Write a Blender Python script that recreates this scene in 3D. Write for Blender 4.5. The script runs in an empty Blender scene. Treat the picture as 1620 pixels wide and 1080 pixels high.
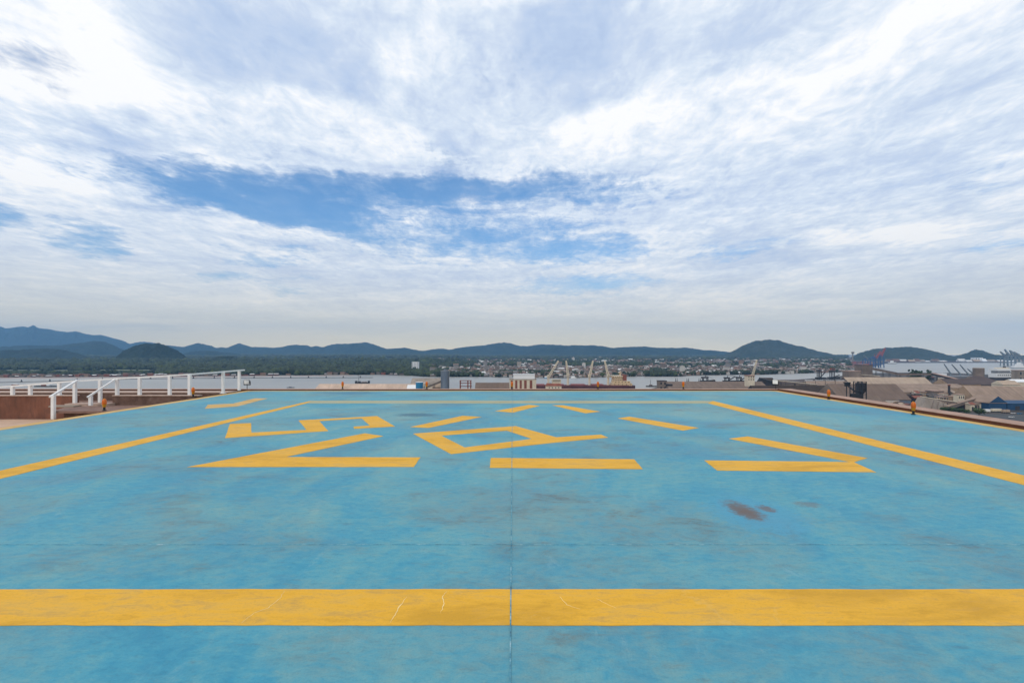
import bpy, bmesh, math, random
import numpy as np
from mathutils import Vector, Matrix

scene = bpy.context.scene
COL = scene.collection
R = math.radians
random.seed(7)
rng = np.random.default_rng(11)

# ------------------------------------------------------------------ camera
F = 770.0            # focal length in photo pixels (photo is 1620 wide)
VX, VY = 811.0, 555.0  # vanishing point of the deck's long lines in the photo
EYE = 1.9            # eye height over the deck
GZ = -65.0           # harbour ground level (deck is z = 0)
WZ = -66.0           # water level
HAZE = 6.4e-5        # density of the air

cam_d = bpy.data.cameras.new('camera')
cam = bpy.data.objects.new('camera', cam_d)
COL.objects.link(cam)
cam.location = (0, 0, EYE)
cam.rotation_euler = (R(90), 0, 0)
cam_d.sensor_width = 36
cam_d.lens = F / 1620 * 36
cam_d.shift_x = -1.0 / 1620
cam_d.shift_y = 15.0 / 1620
cam_d.clip_start = 0.05
cam_d.clip_end = 60000
scene.camera = cam

scene.view_settings.view_transform = 'Standard'
scene.view_settings.look = 'None'
scene.view_settings.exposure = 0
scene.view_settings.gamma = 1
scene.cycles.use_denoising = True
scene.cycles.max_bounces = 6
scene.cycles.volume_bounces = 1

# ------------------------------------------------------------------ sun
SUN_EL, SUN_AZ = 48, 215          # azimuth measured from +Y towards +X
sd = Vector((math.sin(R(SUN_AZ)) * math.cos(R(SUN_EL)), math.cos(R(SUN_AZ)) * math.cos(R(SUN_EL)), math.sin(R(SUN_EL))))
sun_d = bpy.data.lights.new('sun', 'SUN')
sun_d.energy = 1.3
sun_d.angle = R(12)
sun_d.color = (1.0, 0.93, 0.84)
sun = bpy.data.objects.new('sun', sun_d)
COL.objects.link(sun)
sun.rotation_euler = sd.to_track_quat('Z', 'Y').to_euler()
sun.location = (0, 0, 200)

# ------------------------------------------------------------------ node helpers
class NG:
    def __init__(s, tree):
        s.t = tree; s.n = tree.nodes; s.l = tree.links
    def new(s, typ, **kw):
        n = s.n.new(typ)
        for k, v in kw.items(): setattr(n, k, v)
        return n
    def link(s, a, b): s.l.new(a, b)
    def put(s, sock, v):
        if hasattr(v, 'is_linked') or isinstance(v, bpy.types.NodeSocket): s.l.new(v, sock)
        else: sock.default_value = v
    def math(s, op, a, b=0.0, c=None, clamp=False):
        n = s.n.new('ShaderNodeMath'); n.operation = op; n.use_clamp = clamp
        s.put(n.inputs[0], a); s.put(n.inputs[1], b)
        if c is not None: s.put(n.inputs[2], c)
        return n.outputs[0]
    def comb(s, x, y, z):
        n = s.n.new('ShaderNodeCombineXYZ')
        for i, v in enumerate((x, y, z)): s.put(n.inputs[i], v)
        return n.outputs[0]
    def noise(s, vec, scale, detail=4, rough=0.55, dist=0.0, col=False):
        n = s.n.new('ShaderNodeTexNoise'); s.l.new(vec, n.inputs['Vector'])
        n.inputs['Scale'].default_value = scale; n.inputs['Detail'].default_value = detail
        n.inputs['Roughness'].default_value = rough; n.inputs['Distortion'].default_value = dist
        return n.outputs['Color' if col else 'Fac']
    def ramp(s, fac, stops, interp='LINEAR'):
        n = s.n.new('ShaderNodeValToRGB'); s.put(n.inputs[0], fac)
        n.color_ramp.interpolation = interp
        e = n.color_ramp.elements
        while len(e) < len(stops): e.new(0.5)
        for el, (p, c) in zip(e, stops):
            el.position = p
            el.color = (c, c, c, 1) if isinstance(c, (int, float)) else (*c, 1)
        return n.outputs[0]
    def mix(s, fac, a, b, mode='MIX'):
        n = s.n.new('ShaderNodeMix'); n.data_type = 'RGBA'; n.blend_type = mode
        s.put(n.inputs[0], fac)
        for sock, v in ((n.inputs[6], a), (n.inputs[7], b)):
            if isinstance(v, tuple): sock.default_value = (*v, 1)
            else: s.l.new(v, sock)
        return n.outputs[2]
    def mapping(s, vec, loc=(0, 0, 0), rot=(0, 0, 0), scale=(1, 1, 1), typ='POINT'):
        n = s.n.new('ShaderNodeMapping'); n.vector_type = typ
        s.l.new(vec, n.inputs[0])
        n.inputs[1].default_value = loc; n.inputs[2].default_value = rot; n.inputs[3].default_value = scale
        return n.outputs[0]

# ------------------------------------------------------------------ world: daylight sky with broken cloud
world = bpy.data.worlds.new('World')
scene.world = world
world.use_nodes = True
g = NG(world.node_tree)
g.n.clear()
sky = g.new('ShaderNodeTexSky', sky_type='NISHITA', sun_disc=False)
sky.sun_elevation = R(SUN_EL); sky.sun_rotation = R(SUN_AZ)
sky.altitude = 60; sky.air_density = 1.0; sky.dust_density = 0.6; sky.ozone_density = 2.0
tc = g.new('ShaderNodeTexCoord')
sep = g.new('ShaderNodeSeparateXYZ'); g.link(tc.outputs['Generated'], sep.inputs[0])
dx, dy, dz = sep.outputs
az = g.math('ARCTAN2', dx, dy)
el = g.math('ARCSINE', g.math('MULTIPLY', dz, 0.99999))
den = g.math('ADD', g.math('MAXIMUM', dz, 0.0), 0.10)
plane = g.comb(g.math('DIVIDE', dx, den), g.math('DIVIDE', dy, den), 0.0)   # cloud deck overhead
w1 = g.noise(plane, 0.9, 3, 0.6, col=True)
w2 = g.noise(plane, 3.2, 4, 0.6, col=True)
sw1 = g.new('ShaderNodeSeparateColor'); g.link(w1, sw1.inputs[0])
sw2 = g.new('ShaderNodeSeparateColor'); g.link(w2, sw2.inputs[0])
# warp the big cloud masses
def warp(base, i, k1, k2):
    v = g.math('MULTIPLY_ADD', g.math('SUBTRACT', sw1.outputs[i], 0.5), k1, base)
    return g.math('MULTIPLY_ADD', g.math('SUBTRACT', sw2.outputs[i], 0.5), k2, v)
shrink = g.math('ADD', g.math('MULTIPLY', g.math('MAXIMUM', dz, 0.0), 1.6), 0.25)   # smaller wobble low down
fld = g.comb(warp(az, 0, 0.17, 0.13), g.math('ADD', el, g.math('MULTIPLY', g.math('SUBTRACT', warp(el, 1, 0.11, 0.11), el), shrink)), 0.0)

def sky_blob(x, y, rx, ry, rot=0.0):
    u, v = (x - VX) / F, (VY - y) / F
    a = math.atan(u); e = math.atan(v * math.cos(a))
    k = math.cos(a)
    mp = g.mapping(fld, (a, e, 0), (0, 0, R(rot)), (rx / F * k * k, ry / F * k * math.cos(e) ** 2, 1), 'TEXTURE')
    gr = g.new('ShaderNodeTexGradient', gradient_type='SPHERICAL'); g.link(mp, gr.inputs[0])
    n = g.new('ShaderNodeMapRange', interpolation_type='SMOOTHSTEP'); g.link(gr.outputs['Fac'], n.inputs[0])
    return n.outputs[0]
# x, y, rx, ry, tilt, weight : + is bright cloud, - is thicker grey cloud
TONES = [
 (60, 60, 330, 170, 0, .50), (150, 165, 330, 70, 8, .40), (20, 240, 190, 110, 0, .30), (90, 290, 150, 60, 0, .26),
 (1290, 120, 480, 90, 14, .46), (1000, 190, 300, 60, 16, .28), (960, 205, 200, 60, 20, .22), (1540, 40, 200, 110, 20, .26),
 (1400, 372, 200, 36, 0, .52), (600, 205, 190, 55, -12, .38), (640, 90, 110, 60, 0, .26), (800, 20, 200, 50, 0, .24), (450, 150, 130, 40, 0, .26),
 (330, 260, 160, 40, 0, .20), (715, 325, 110, 26, 8, .42), (1020, 392, 150, 18, 8, .25), (1200, 455, 260, 20, 3, .16), (760, 490, 200, 14, 0, .12), (300, 470, 260, 22, 0, .10),
 (400, 80, 240, 120, 0, -.34), (520, 60, 160, 130, 0, -.26), (900, 85, 260, 120, 10, -.30), (840, 50, 260, 80, 0, -.22),
 (690, 215, 170, 60, -12, -.26), (1180, 40, 220, 70, 18, -.22), (150, 225, 200, 55, 0, -.42), (300, 215, 160, 40, 0, -.14),
 (1150, 300, 260, 50, 0, -.22), (620, 270, 260, 30, 0, -.20), (1230, 402, 280, 30, 0, -.34), (560, 430, 200, 40, 0, -.20), (1480, 430, 220, 26, 0, -.20),
 (1450, 270, 300, 70, 12, -.16), (1380, 200, 160, 40, 16, -.08), (860, 340, 240, 60, 4, -.22), (240, 370, 220, 50, 0, -.10), (480, 312, 440, 60, 0, -.28), (880, 390, 220, 50, 0, -.20), (420, 90, 380, 110, 0, -.10),
]
# thin spots where the blue comes through
GAPS = [
 (30, 108, 120, 62, 0, .44), (600, 330, 560, 110, 0, .22), (340, 300, 260, 46, -3, .80), (470, 328, 230, 44, -5, .80), (620, 308, 320, 44, 2, .74), (830, 304, 260, 36, 3, .54),
 (905, 396, 170, 38, 3, .84), (790, 372, 260, 50, 4, .46), (130, 376, 95, 36, -6, .78), (8, 340, 70, 34, 0, .58), (560, 358, 130, 26, 0, .34),
 (430, 404, 110, 22, 0, .50), (365, 433, 90, 16, 0, .48), (930, 452, 190, 28, 4, .46), (1590, 380, 130, 34, 0, .40), (1160, 392, 170, 24, 0, .26),
 (455, 455, 80, 24, 0, .28), (1020, 302, 200, 30, 0, .28), (700, 240, 120, 40, -12, .18), (1560, 270, 120, 40, 6, .18), (800, 120, 90, 60, 0, .12),
]
def total(bl):
    tot = None
    for (bx_, by_, rx, ry, rot, wgt) in bl:
        b = sky_blob(bx_, by_, rx, ry, rot)
        tot = g.math('MULTIPLY', b, wgt) if tot is None else g.math('MULTIPLY_ADD', b, wgt, tot)
    return tot
tone, gap = total(TONES), total(GAPS)
wind = g.mapping(plane, (0, 0, 0), (0, 0, R(-24)), (1.0, 0.66, 1))
n1 = g.noise(wind, 1.5, 5, 0.58, 0.4)
n2 = g.noise(wind, 4.6, 7, 0.64, 0.7)
n3 = g.noise(wind, 14.0, 7, 0.66, 0.9)
n4 = g.noise(g.mapping(plane, (2, 5, 0), (0, 0, R(35)), (1.0, 0.5, 1)), 7.5, 7, 0.66, 1.2)
low = g.new('ShaderNodeMapRange', interpolation_type='SMOOTHSTEP'); g.link(el, low.inputs[0])
low.inputs[1].default_value = 0.0; low.inputs[2].default_value = 0.30; low.inputs[3].default_value = 0.62; low.inputs[4].default_value = 1.0
det = g.math('MULTIPLY', g.math('SUBTRACT', n1, 0.5), 0.62)
det = g.math('MULTIPLY_ADD', g.math('SUBTRACT', n2, 0.5), 0.78, det)
det = g.math('MULTIPLY_ADD', g.math('SUBTRACT', n3, 0.5), 0.62, det)
det = g.math('MULTIPLY_ADD', g.math('SUBTRACT', n4, 0.5), 0.50, det)
det = g.math('MULTIPLY', det, low.outputs[0])
stk = g.noise(g.comb(g.math('MULTIPLY', warp(az, 2, .25, .1), 1.5), g.math('MULTIPLY', warp(el, 1, .03, .025), 15.0), 0.0), 2.4, 7, 0.62, 0.5)
stk2 = g.noise(g.comb(g.math('MULTIPLY', az, 3.0), g.math('MULTIPLY', warp(el, 2, .02, .03), 26.0), 3.0), 2.2, 6, 0.64, 0.6)
lowband = g.new('ShaderNodeMapRange', interpolation_type='SMOOTHSTEP'); g.link(el, lowband.inputs[0])
lowband.inputs[1].default_value = 0.22; lowband.inputs[2].default_value = 0.48; lowband.inputs[3].default_value = 1.0; lowband.inputs[4].default_value = 0.25
strat = g.math('MULTIPLY', lowband.outputs[0], g.math('ADD', g.math('MULTIPLY', g.math('SUBTRACT', stk, 0.5), 1.0), g.math('MULTIPLY', g.math('SUBTRACT', stk2, 0.5), 0.60)))
det = g.math('ADD', det, strat)
bil = g.math('ABSOLUTE', g.math('MULTIPLY_ADD', g.noise(wind, 5.2, 6, 0.60, 0.6), 2.0, -1.0))
puff = g.math('MULTIPLY', g.math('SUBTRACT', 0.22, bil), g.math('MULTIPLY', low.outputs[0], 0.55))
t = g.math('ADD', g.math('ADD', det, 0.525), g.math('MULTIPLY_ADD', tone, 0.86, puff))
t = g.math('MULTIPLY_ADD', t, 0.625, 0.219)
cl = g.ramp(t, [(0.08, (.044, .056, .080)), (0.30, (.054, .066, .087)), (0.444, (.063, .073, .090)), (0.569, (.075, .084, .096)), (0.68, (.090, .095, .102)), (0.79, (.106, .106, .106))])
K = 100.0
clouds = g.mix(1.0, cl, (K, K, K), 'MULTIPLY')
blue = g.mix(1.0, sky.outputs[0], (0.36, 1.00, 1.42), 'MULTIPLY')
gp = g.math('MULTIPLY_ADD', det, -1.05, gap)
open_ = g.ramp(gp, [(0.14, 0.0), (0.42, 0.42), (0.66, 0.70), (0.95, 0.82)])
open_ = g.math('MULTIPLY', open_, g.ramp(gap, [(0.0, 0.0), (0.16, 1.0)]))
skyc = g.mix(open_, clouds, blue)
# grey-beige veil of far cloud on the horizon
hz = g.ramp(g.math('MULTIPLY', g.math('MAXIMUM', el, 0.0), 1.0), [(0.0, 0.97), (0.03, 0.84), (0.08, 0.50), (0.15, 0.18), (0.26, 0.0)])
skyc = g.mix(hz, skyc, g.mix(1.0, g.mix(1.0, g.ramp(el, [(0.0, (1.14, .93, .50)), (0.06, (1.02, .86, .52)), (0.16, (.80, .74, .62))]), (10, 10, 10), 'MULTIPLY'), g.ramp(stk, [(0.30, (.93, .95, .97)), (0.70, (1.07, 1.05, 1.03))]), 'MULTIPLY'))
# below the horizon: dull ground colour
under = g.math('GREATER_THAN', dz, -0.006)
skyc = g.mix(under, (3.0, 3.1, 3.2), skyc)
bg = g.new('ShaderNodeBackground'); g.link(skyc, bg.inputs[0]); bg.inputs[1].default_value = 0.10
wo = g.new('ShaderNodeOutputWorld'); g.link(bg.outputs[0], wo.inputs[0])

# ------------------------------------------------------------------ object helpers
def P(x, y, Y):
    "world point seen at photo pixel (x, y) when it stands Y metres ahead"
    return Vector(((x - VX) * Y / F, Y, EYE - (y - VY) * Y / F))
def G(x, y, z=0.0):
    "world point on the level z seen at photo pixel (x, y)"
    Y = F * (EYE - z) / (y - VY)
    return Vector(((x - VX) * Y / F, Y, z))

def tag(o, label=None, cat=None, group=None, kind=None):
    if label: o['label'] = label
    if cat: o['category'] = cat
    if group: o['group'] = group
    if kind: o['kind'] = kind
    return o
def thing(name, label, cat, loc, group=None, rz=0.0):
    o = bpy.data.objects.new(name, None)
    o.empty_display_size = 0.5
    COL.objects.link(o)
    o.location = loc; o.rotation_euler = (0, 0, rz)
    return tag(o, label, cat, group)
def copy_tree(o, parent=None):
    c = o.copy(); COL.objects.link(c)
    if parent is not None: c.parent = parent
    for ch in o.children: copy_tree(ch, c)
    return c
def world_loc(o):
    v = Vector((0, 0, 0))
    while o is not None:
        v = v + Vector(o.location); o = o.parent
    return v

class MB:
    "collects geometry in world coordinates, links it as one mesh object"
    def __init__(s): s.v = []; s.f = []; s.m = []
    def add(s, vs, fs, mi=0):
        k = len(s.v)
        s.v.extend([tuple(p) for p in vs])
        for f in fs:
            s.f.append(tuple(i + k for i in f)); s.m.append(mi)
        return s
    def hexa(s, a, mi=0):
        "eight corners: bottom ring 0-3, top ring 4-7"
        return s.add(a, [(3, 2, 1, 0), (4, 5, 6, 7), (0, 1, 5, 4), (1, 2, 6, 5), (2, 3, 7, 6), (3, 0, 4, 7)], mi)
    def box(s, x0, x1, y0, y1, z0, z1, mi=0):
        return s.hexa([(x0, y0, z0), (x1, y0, z0), (x1, y1, z0), (x0, y1, z0), (x0, y0, z1), (x1, y0, z1), (x1, y1, z1), (x0, y1, z1)], mi)
    def obox(s, c, sx, sy, z0, z1, ang=0, mi=0):
        ca, sa = math.cos(ang), math.sin(ang)
        q = [(c[0] + a * sx / 2 * ca - b * sy / 2 * sa, c[1] + a * sx / 2 * sa + b * sy / 2 * ca) for a, b in ((-1, -1), (1, -1), (1, 1), (-1, 1))]
        return s.hexa([(*p, z0) for p in q] + [(*p, z1) for p in q], mi)
    def prism(s, poly, z0, z1, mi=0):
        n = len(poly)
        vs = [(p[0], p[1], z0) for p in poly] + [(p[0], p[1], z1) for p in poly]
        return s.add(vs, [tuple(range(n - 1, -1, -1)), tuple(range(n, 2 * n))] + [(i, (i + 1) % n, n + (i + 1) % n, n + i) for i in range(n)], mi)
    def cone(s, p0, p1, r0, r1, n=12, mi=0):
        p0, p1 = Vector(p0), Vector(p1)
        d = (p1 - p0).normalized()
        a = d.orthogonal().normalized(); b = d.cross(a)
        vs = []
        for p, r in ((p0, r0), (p1, r1)):
            for i in range(n):
                t_ = 2 * math.pi * i / n
                vs.append(p + a * (r * math.cos(t_)) + b * (r * math.sin(t_)))
        fs = [(i, (i + 1) % n, n + (i + 1) % n, n + i) for i in range(n)] + [tuple(range(n - 1, -1, -1)), tuple(range(n, 2 * n))]
        return s.add(vs, fs, mi)
    def lathe(s, c, prof, n=16, mi=0):
        "profile of (radius, z) turned round the vertical through c"
        k = len(prof); vs = []
        for r, z in prof:
            for i in range(n):
                a = 2 * math.pi * i / n
                vs.append((c[0] + r * math.cos(a), c[1] + r * math.sin(a), c[2] + z))
        fs = []
        for j in range(k - 1):
            for i in range(n):
                fs.append((j * n + i, j * n + (i + 1) % n, (j + 1) * n + (i + 1) % n, (j + 1) * n + i))
        fs.append(tuple(range(n - 1, -1, -1))); fs.append(tuple(range((k - 1) * n, k * n)))
        return s.add(vs, fs, mi)
    def beam(s, p0, p1, w, h=None, mi=0):
        "rectangular bar between two points"
        p0, p1 = Vector(p0), Vector(p1); h = h or w
        d = (p1 - p0).normalized()
        up = Vector((0, 0, 1)) if abs(d.z) < 0.95 else Vector((0, 1, 0))
        a = d.cross(up).normalized(); b = a.cross(d)
        q = [a * (-w / 2) + b * (-h / 2), a * (w / 2) + b * (-h / 2), a * (w / 2) + b * (h / 2), a * (-w / 2) + b * (h / 2)]
        return s.hexa([p0 + k for k in q] + [p1 + k for k in q], mi)
    def build(s, name, mats, parent=None, loc=None, smooth=False):
        base = world_loc(parent) if parent is not None else Vector(loc or (0, 0, 0))
        me = bpy.data.meshes.new(name)
        me.from_pydata([tuple(Vector(p) - base) for p in s.v], [], s.f)
        for m_ in (mats if isinstance(mats, (list, tuple)) else [mats]): me.materials.append(m_)
        me.polygons.foreach_set('material_index', s.m)
        b = bmesh.new(); b.from_mesh(me)
        bmesh.ops.recalc_face_normals(b, faces=b.faces)
        b.to_mesh(me); b.free()
        if smooth:
            me.polygons.foreach_set('use_smooth', [True] * len(me.polygons))
            me.set_sharp_from_angle(angle=R(40))
        o = bpy.data.objects.new(name, me)
        COL.objects.link(o)
        if parent is not None: o.parent = parent
        else: o.location = base
        return o

# ------------------------------------------------------------------ materials
def mat(name, col, rough=0.75, var=0.25, scale=1.0, dirt=None, dirt_amt=0.4, bump=0.0, spec=0.3, metal=0.0, streak=(1, 1, 1), tint=False, objrand=0.0, emit=0):
    m = bpy.data.materials.new(name); m.use_nodes = True
    k = NG(m.node_tree); bs = m.node_tree.nodes['Principled BSDF']
    tcn = k.new('ShaderNodeTexCoord')
    geo = k.new('ShaderNodeNewGeometry')
    pos = k.mapping(geo.outputs['Position'], scale=streak)
    nz = k.noise(pos, scale, 5, 0.6)
    lo = tuple(c * (1 - var) for c in col); hi = tuple(min(1, c * (1 + var)) for c in col)
    c = k.ramp(nz, [(0.28, lo), (0.72, hi)])
    if dirt:
        nd = k.noise(pos, scale * 2.7, 6, 0.7)
        c = k.mix(k.math('MULTIPLY', k.ramp(nd, [(0.45, 0.0), (0.68, 1.0)]), dirt_amt), c, dirt)
    if tint:
        at = k.new('ShaderNodeAttribute', attribute_name='tint')
        c = k.mix(1.0, c, k.ramp(at.outputs['Fac'], [(0.0, (.32, .34, .36)), (0.5, (.95, .97, .9)), (1.0, (1.9, 1.8, 1.3))]), 'MULTIPLY')
    if objrand:
        oi = k.new('ShaderNodeObjectInfo')
        v = k.math('MULTIPLY_ADD', oi.outputs['Random'], objrand, 1 - objrand / 2)
        c = k.mix(1.0, c, k.comb(v, v, v), 'MULTIPLY')
    k.link(c, bs.inputs['Base Color'])
    bs.inputs['Roughness'].default_value = rough
    bs.inputs['Specular IOR Level'].default_value = spec
    bs.inputs['Metallic'].default_value = metal
    if bump:
        bn = k.new('ShaderNodeBump'); bn.inputs['Strength'].default_value = bump; bn.inputs['Distance'].default_value = 0.02
        k.link(k.noise(pos, scale * 8, 5, 0.65), bn.inputs['Height']); k.link(bn.outputs[0], bs.inputs['Normal'])
    return m
def corr(name, col, period=1.2, dirt=(.10, .075, .055), amt=0.45, var=0.16, axis=0, scale=0.05):
    "weathered sheet roofing: run-off streaks and joints along the slope"
    m = bpy.data.materials.new(name); m.use_nodes = True
    k = NG(m.node_tree); bs = m.node_tree.nodes['Principled BSDF']
    geo = k.new('ShaderNodeNewGeometry'); pos = geo.outputs['Position']
    st = k.mapping(pos, scale=(1, .12, .12))
    a = k.noise(st, 0.35, 4, 0.7); b = k.noise(pos, scale, 5, 0.65)
    c = k.ramp(b, [(0.3, tuple(x * (1 - var) for x in col)), (0.7, tuple(min(1, x * (1 + var)) for x in col))])
    c = k.mix(k.math('MULTIPLY', k.ramp(a, [(0.42, 0.0), (0.7, 1.0)]), amt), c, dirt)
    k.link(c, bs.inputs['Base Color'])
    bs.inputs['Roughness'].default_value = 0.9; bs.inputs['Specular IOR Level'].default_value = 0.06
    return m

M = {}
M['white'] = mat('white_paint', (.77, .77, .76), 0.5, .05, 1.6, (.50, .42, .34), .25, spec=.35)
M['cream'] = mat('cream_paint', (.66, .57, .43), .7, .1, .3, (.35, .27, .2), .3)
M['cream_lit'] = mat('ship_sunlit_cream', (.72, .52, .30), .6, .08, .3, (.45, .2, .08), .3)  # cream pushed towards orange; warm sunlight on the ship put into the colour
M['maroon'] = mat('maroon_paint', (.115, .038, .022), .75, .3, 1.5, (.05, .03, .025), .5, bump=.2)
M['kerb_top'] = mat('weathered_pink_render', (.40, .255, .195), .85, .2, 2.0, (.20, .12, .09), .45, bump=.3)
M['brown_wall'] = mat('weathered_red_brown_render', (.190, .080, .052), .9, .42, 1.1, (.085, .048, .038), .7, bump=.6, streak=(1, 1, .5))
M['brown_wall2'] = mat('grimy_brown_render', (.125, .072, .055), .9, .30, 1.6, (.30, .21, .17), .30, bump=.35)
M['ledge'] = mat('pink_concrete_ledge', (.46, .335, .27), .85, .15, 2.5, (.22, .14, .1), .35, bump=.2)
M['slab'] = mat('worn_brown_slab', (.225, .135, .105), .8, .2, 2.2, (.10, .06, .05), .5, bump=.2)
M['terrace'] = mat('pink_terrace_floor', (.56, .38, .27), .85, .12, 1.2, (.30, .2, .14), .3)
M['black'] = mat('black_paint', (.018, .018, .018), .5, .2, 4)
M['dark_steel'] = mat('sooty_dark_steel', (.030, .030, .034), .7, .4, .4, (.09, .06, .045), .5)
M['steel'] = mat('grey_steel', (.28, .29, .30), .5, .15, .5, (.16, .12, .1), .4, metal=.3)
M['bluegrey'] = mat('blue_grey_steel', (.135, .17, .22), .55, .25, .12, (.25, .24, .23), .55, streak=(1, 1, .2))
M['glass'] = mat('dark_window_glass', (.035, .045, .055), .15, .2, .5, spec=.6)
M['lamp_glass'] = mat('white_lamp_glass', (.80, .80, .78), .2, .05, 4, spec=.6)
M['orange'] = mat('orange_lamp_glass', (.56, .115, .006), .35, .15, 10, spec=.4)
M['amber'] = mat('yellow_lamp_collar', (.55, .24, .015), .5, .15, 10)
M['rust'] = mat('rusty_red_paint', (.24, .075, .045), .8, .3, .3, (.1, .06, .05), .5)
M['hull'] = mat('dark_maroon_hull', (.085, .030, .034), .65, .3, .05, (.16, .09, .07), .5)
M['deckred'] = mat('red_oxide_deck', (.26, .09, .085), .8, .2, .1)
M['tan'] = corr('tan_sheet_roof', (.315, .228, .172))
M['tan_pale'] = corr('pale_tan_sheet_roof', (.43, .325, .24), amt=.3)
M['brown_roof'] = corr('brown_sheet_roof', (.178, .126, .098))
M['grey_roof'] = corr('grey_brown_sheet_roof', (.195, .143, .112), dirt=(.08, .06, .05))
M['dark_roof'] = corr('sooty_dark_roof', (.058, .043, .034), dirt=(.03, .023, .019))
M['purple_roof'] = corr('purple_grey_roof', (.105, .078, .070), dirt=(.07, .05, .05))
M['pink_ware'] = corr('pinkish_warehouse_roof', (.56, .41, .31), amt=.25)
M['concrete'] = mat('pale_stained_concrete', (.30, .25, .205), .9, .2, .08, (.14, .11, .09), .5, streak=(1, 1, .15))
M['tan_wall'] = mat('tan_stained_wall', (.40, .275, .175), .9, .2, .06, (.2, .13, .09), .45)
M['grey_wall'] = mat('grey_brown_wall', (.20, .155, .125), .9, .25, .06, (.09, .07, .06), .5)
M['blue_wall'] = mat('strong_blue_sheeting', (.010, .055, .13), .6, .2, .2, (.02, .04, .08), .5)
M['blue_tank'] = mat('bright_blue_paint', (.02, .19, .36), .5, .15, .3)
M['bluecrane'] = mat('blue_crane_paint', (.055, .115, .25), .6, .1, .05)
M['redcrane'] = mat('red_crane_paint', (.29, .085, .09), .6, .1, .05)
M['greycrane'] = mat('grey_crane_paint', (.17, .20, .22), .6, .1, .05)
M['yard'] = mat('darkened_yard_ground', (.062, .050, .042), .95, .45, .02, (.022, .020, .018), .6)  # ground colour darkened to stand for shadow in the gaps between buildings
M['road'] = mat('dark_asphalt', (.055, .058, .060), .9, .25, .05, (.12, .11, .1), .4)
M['trunk'] = mat('grey_brown_bark', (.085, .06, .042), .9, .25, 2)
M['leaf'] = mat('leaf_green', (.030, .056, .014), .7, .35, .6, tint=True)
M['leaf_far'] = mat('far_leaf_green', (.027, .038, .013), .8, .35, .012, tint=True)
M['field'] = mat('pale_grass_field', (.15, .16, .09), .9, .25, .01)

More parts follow.
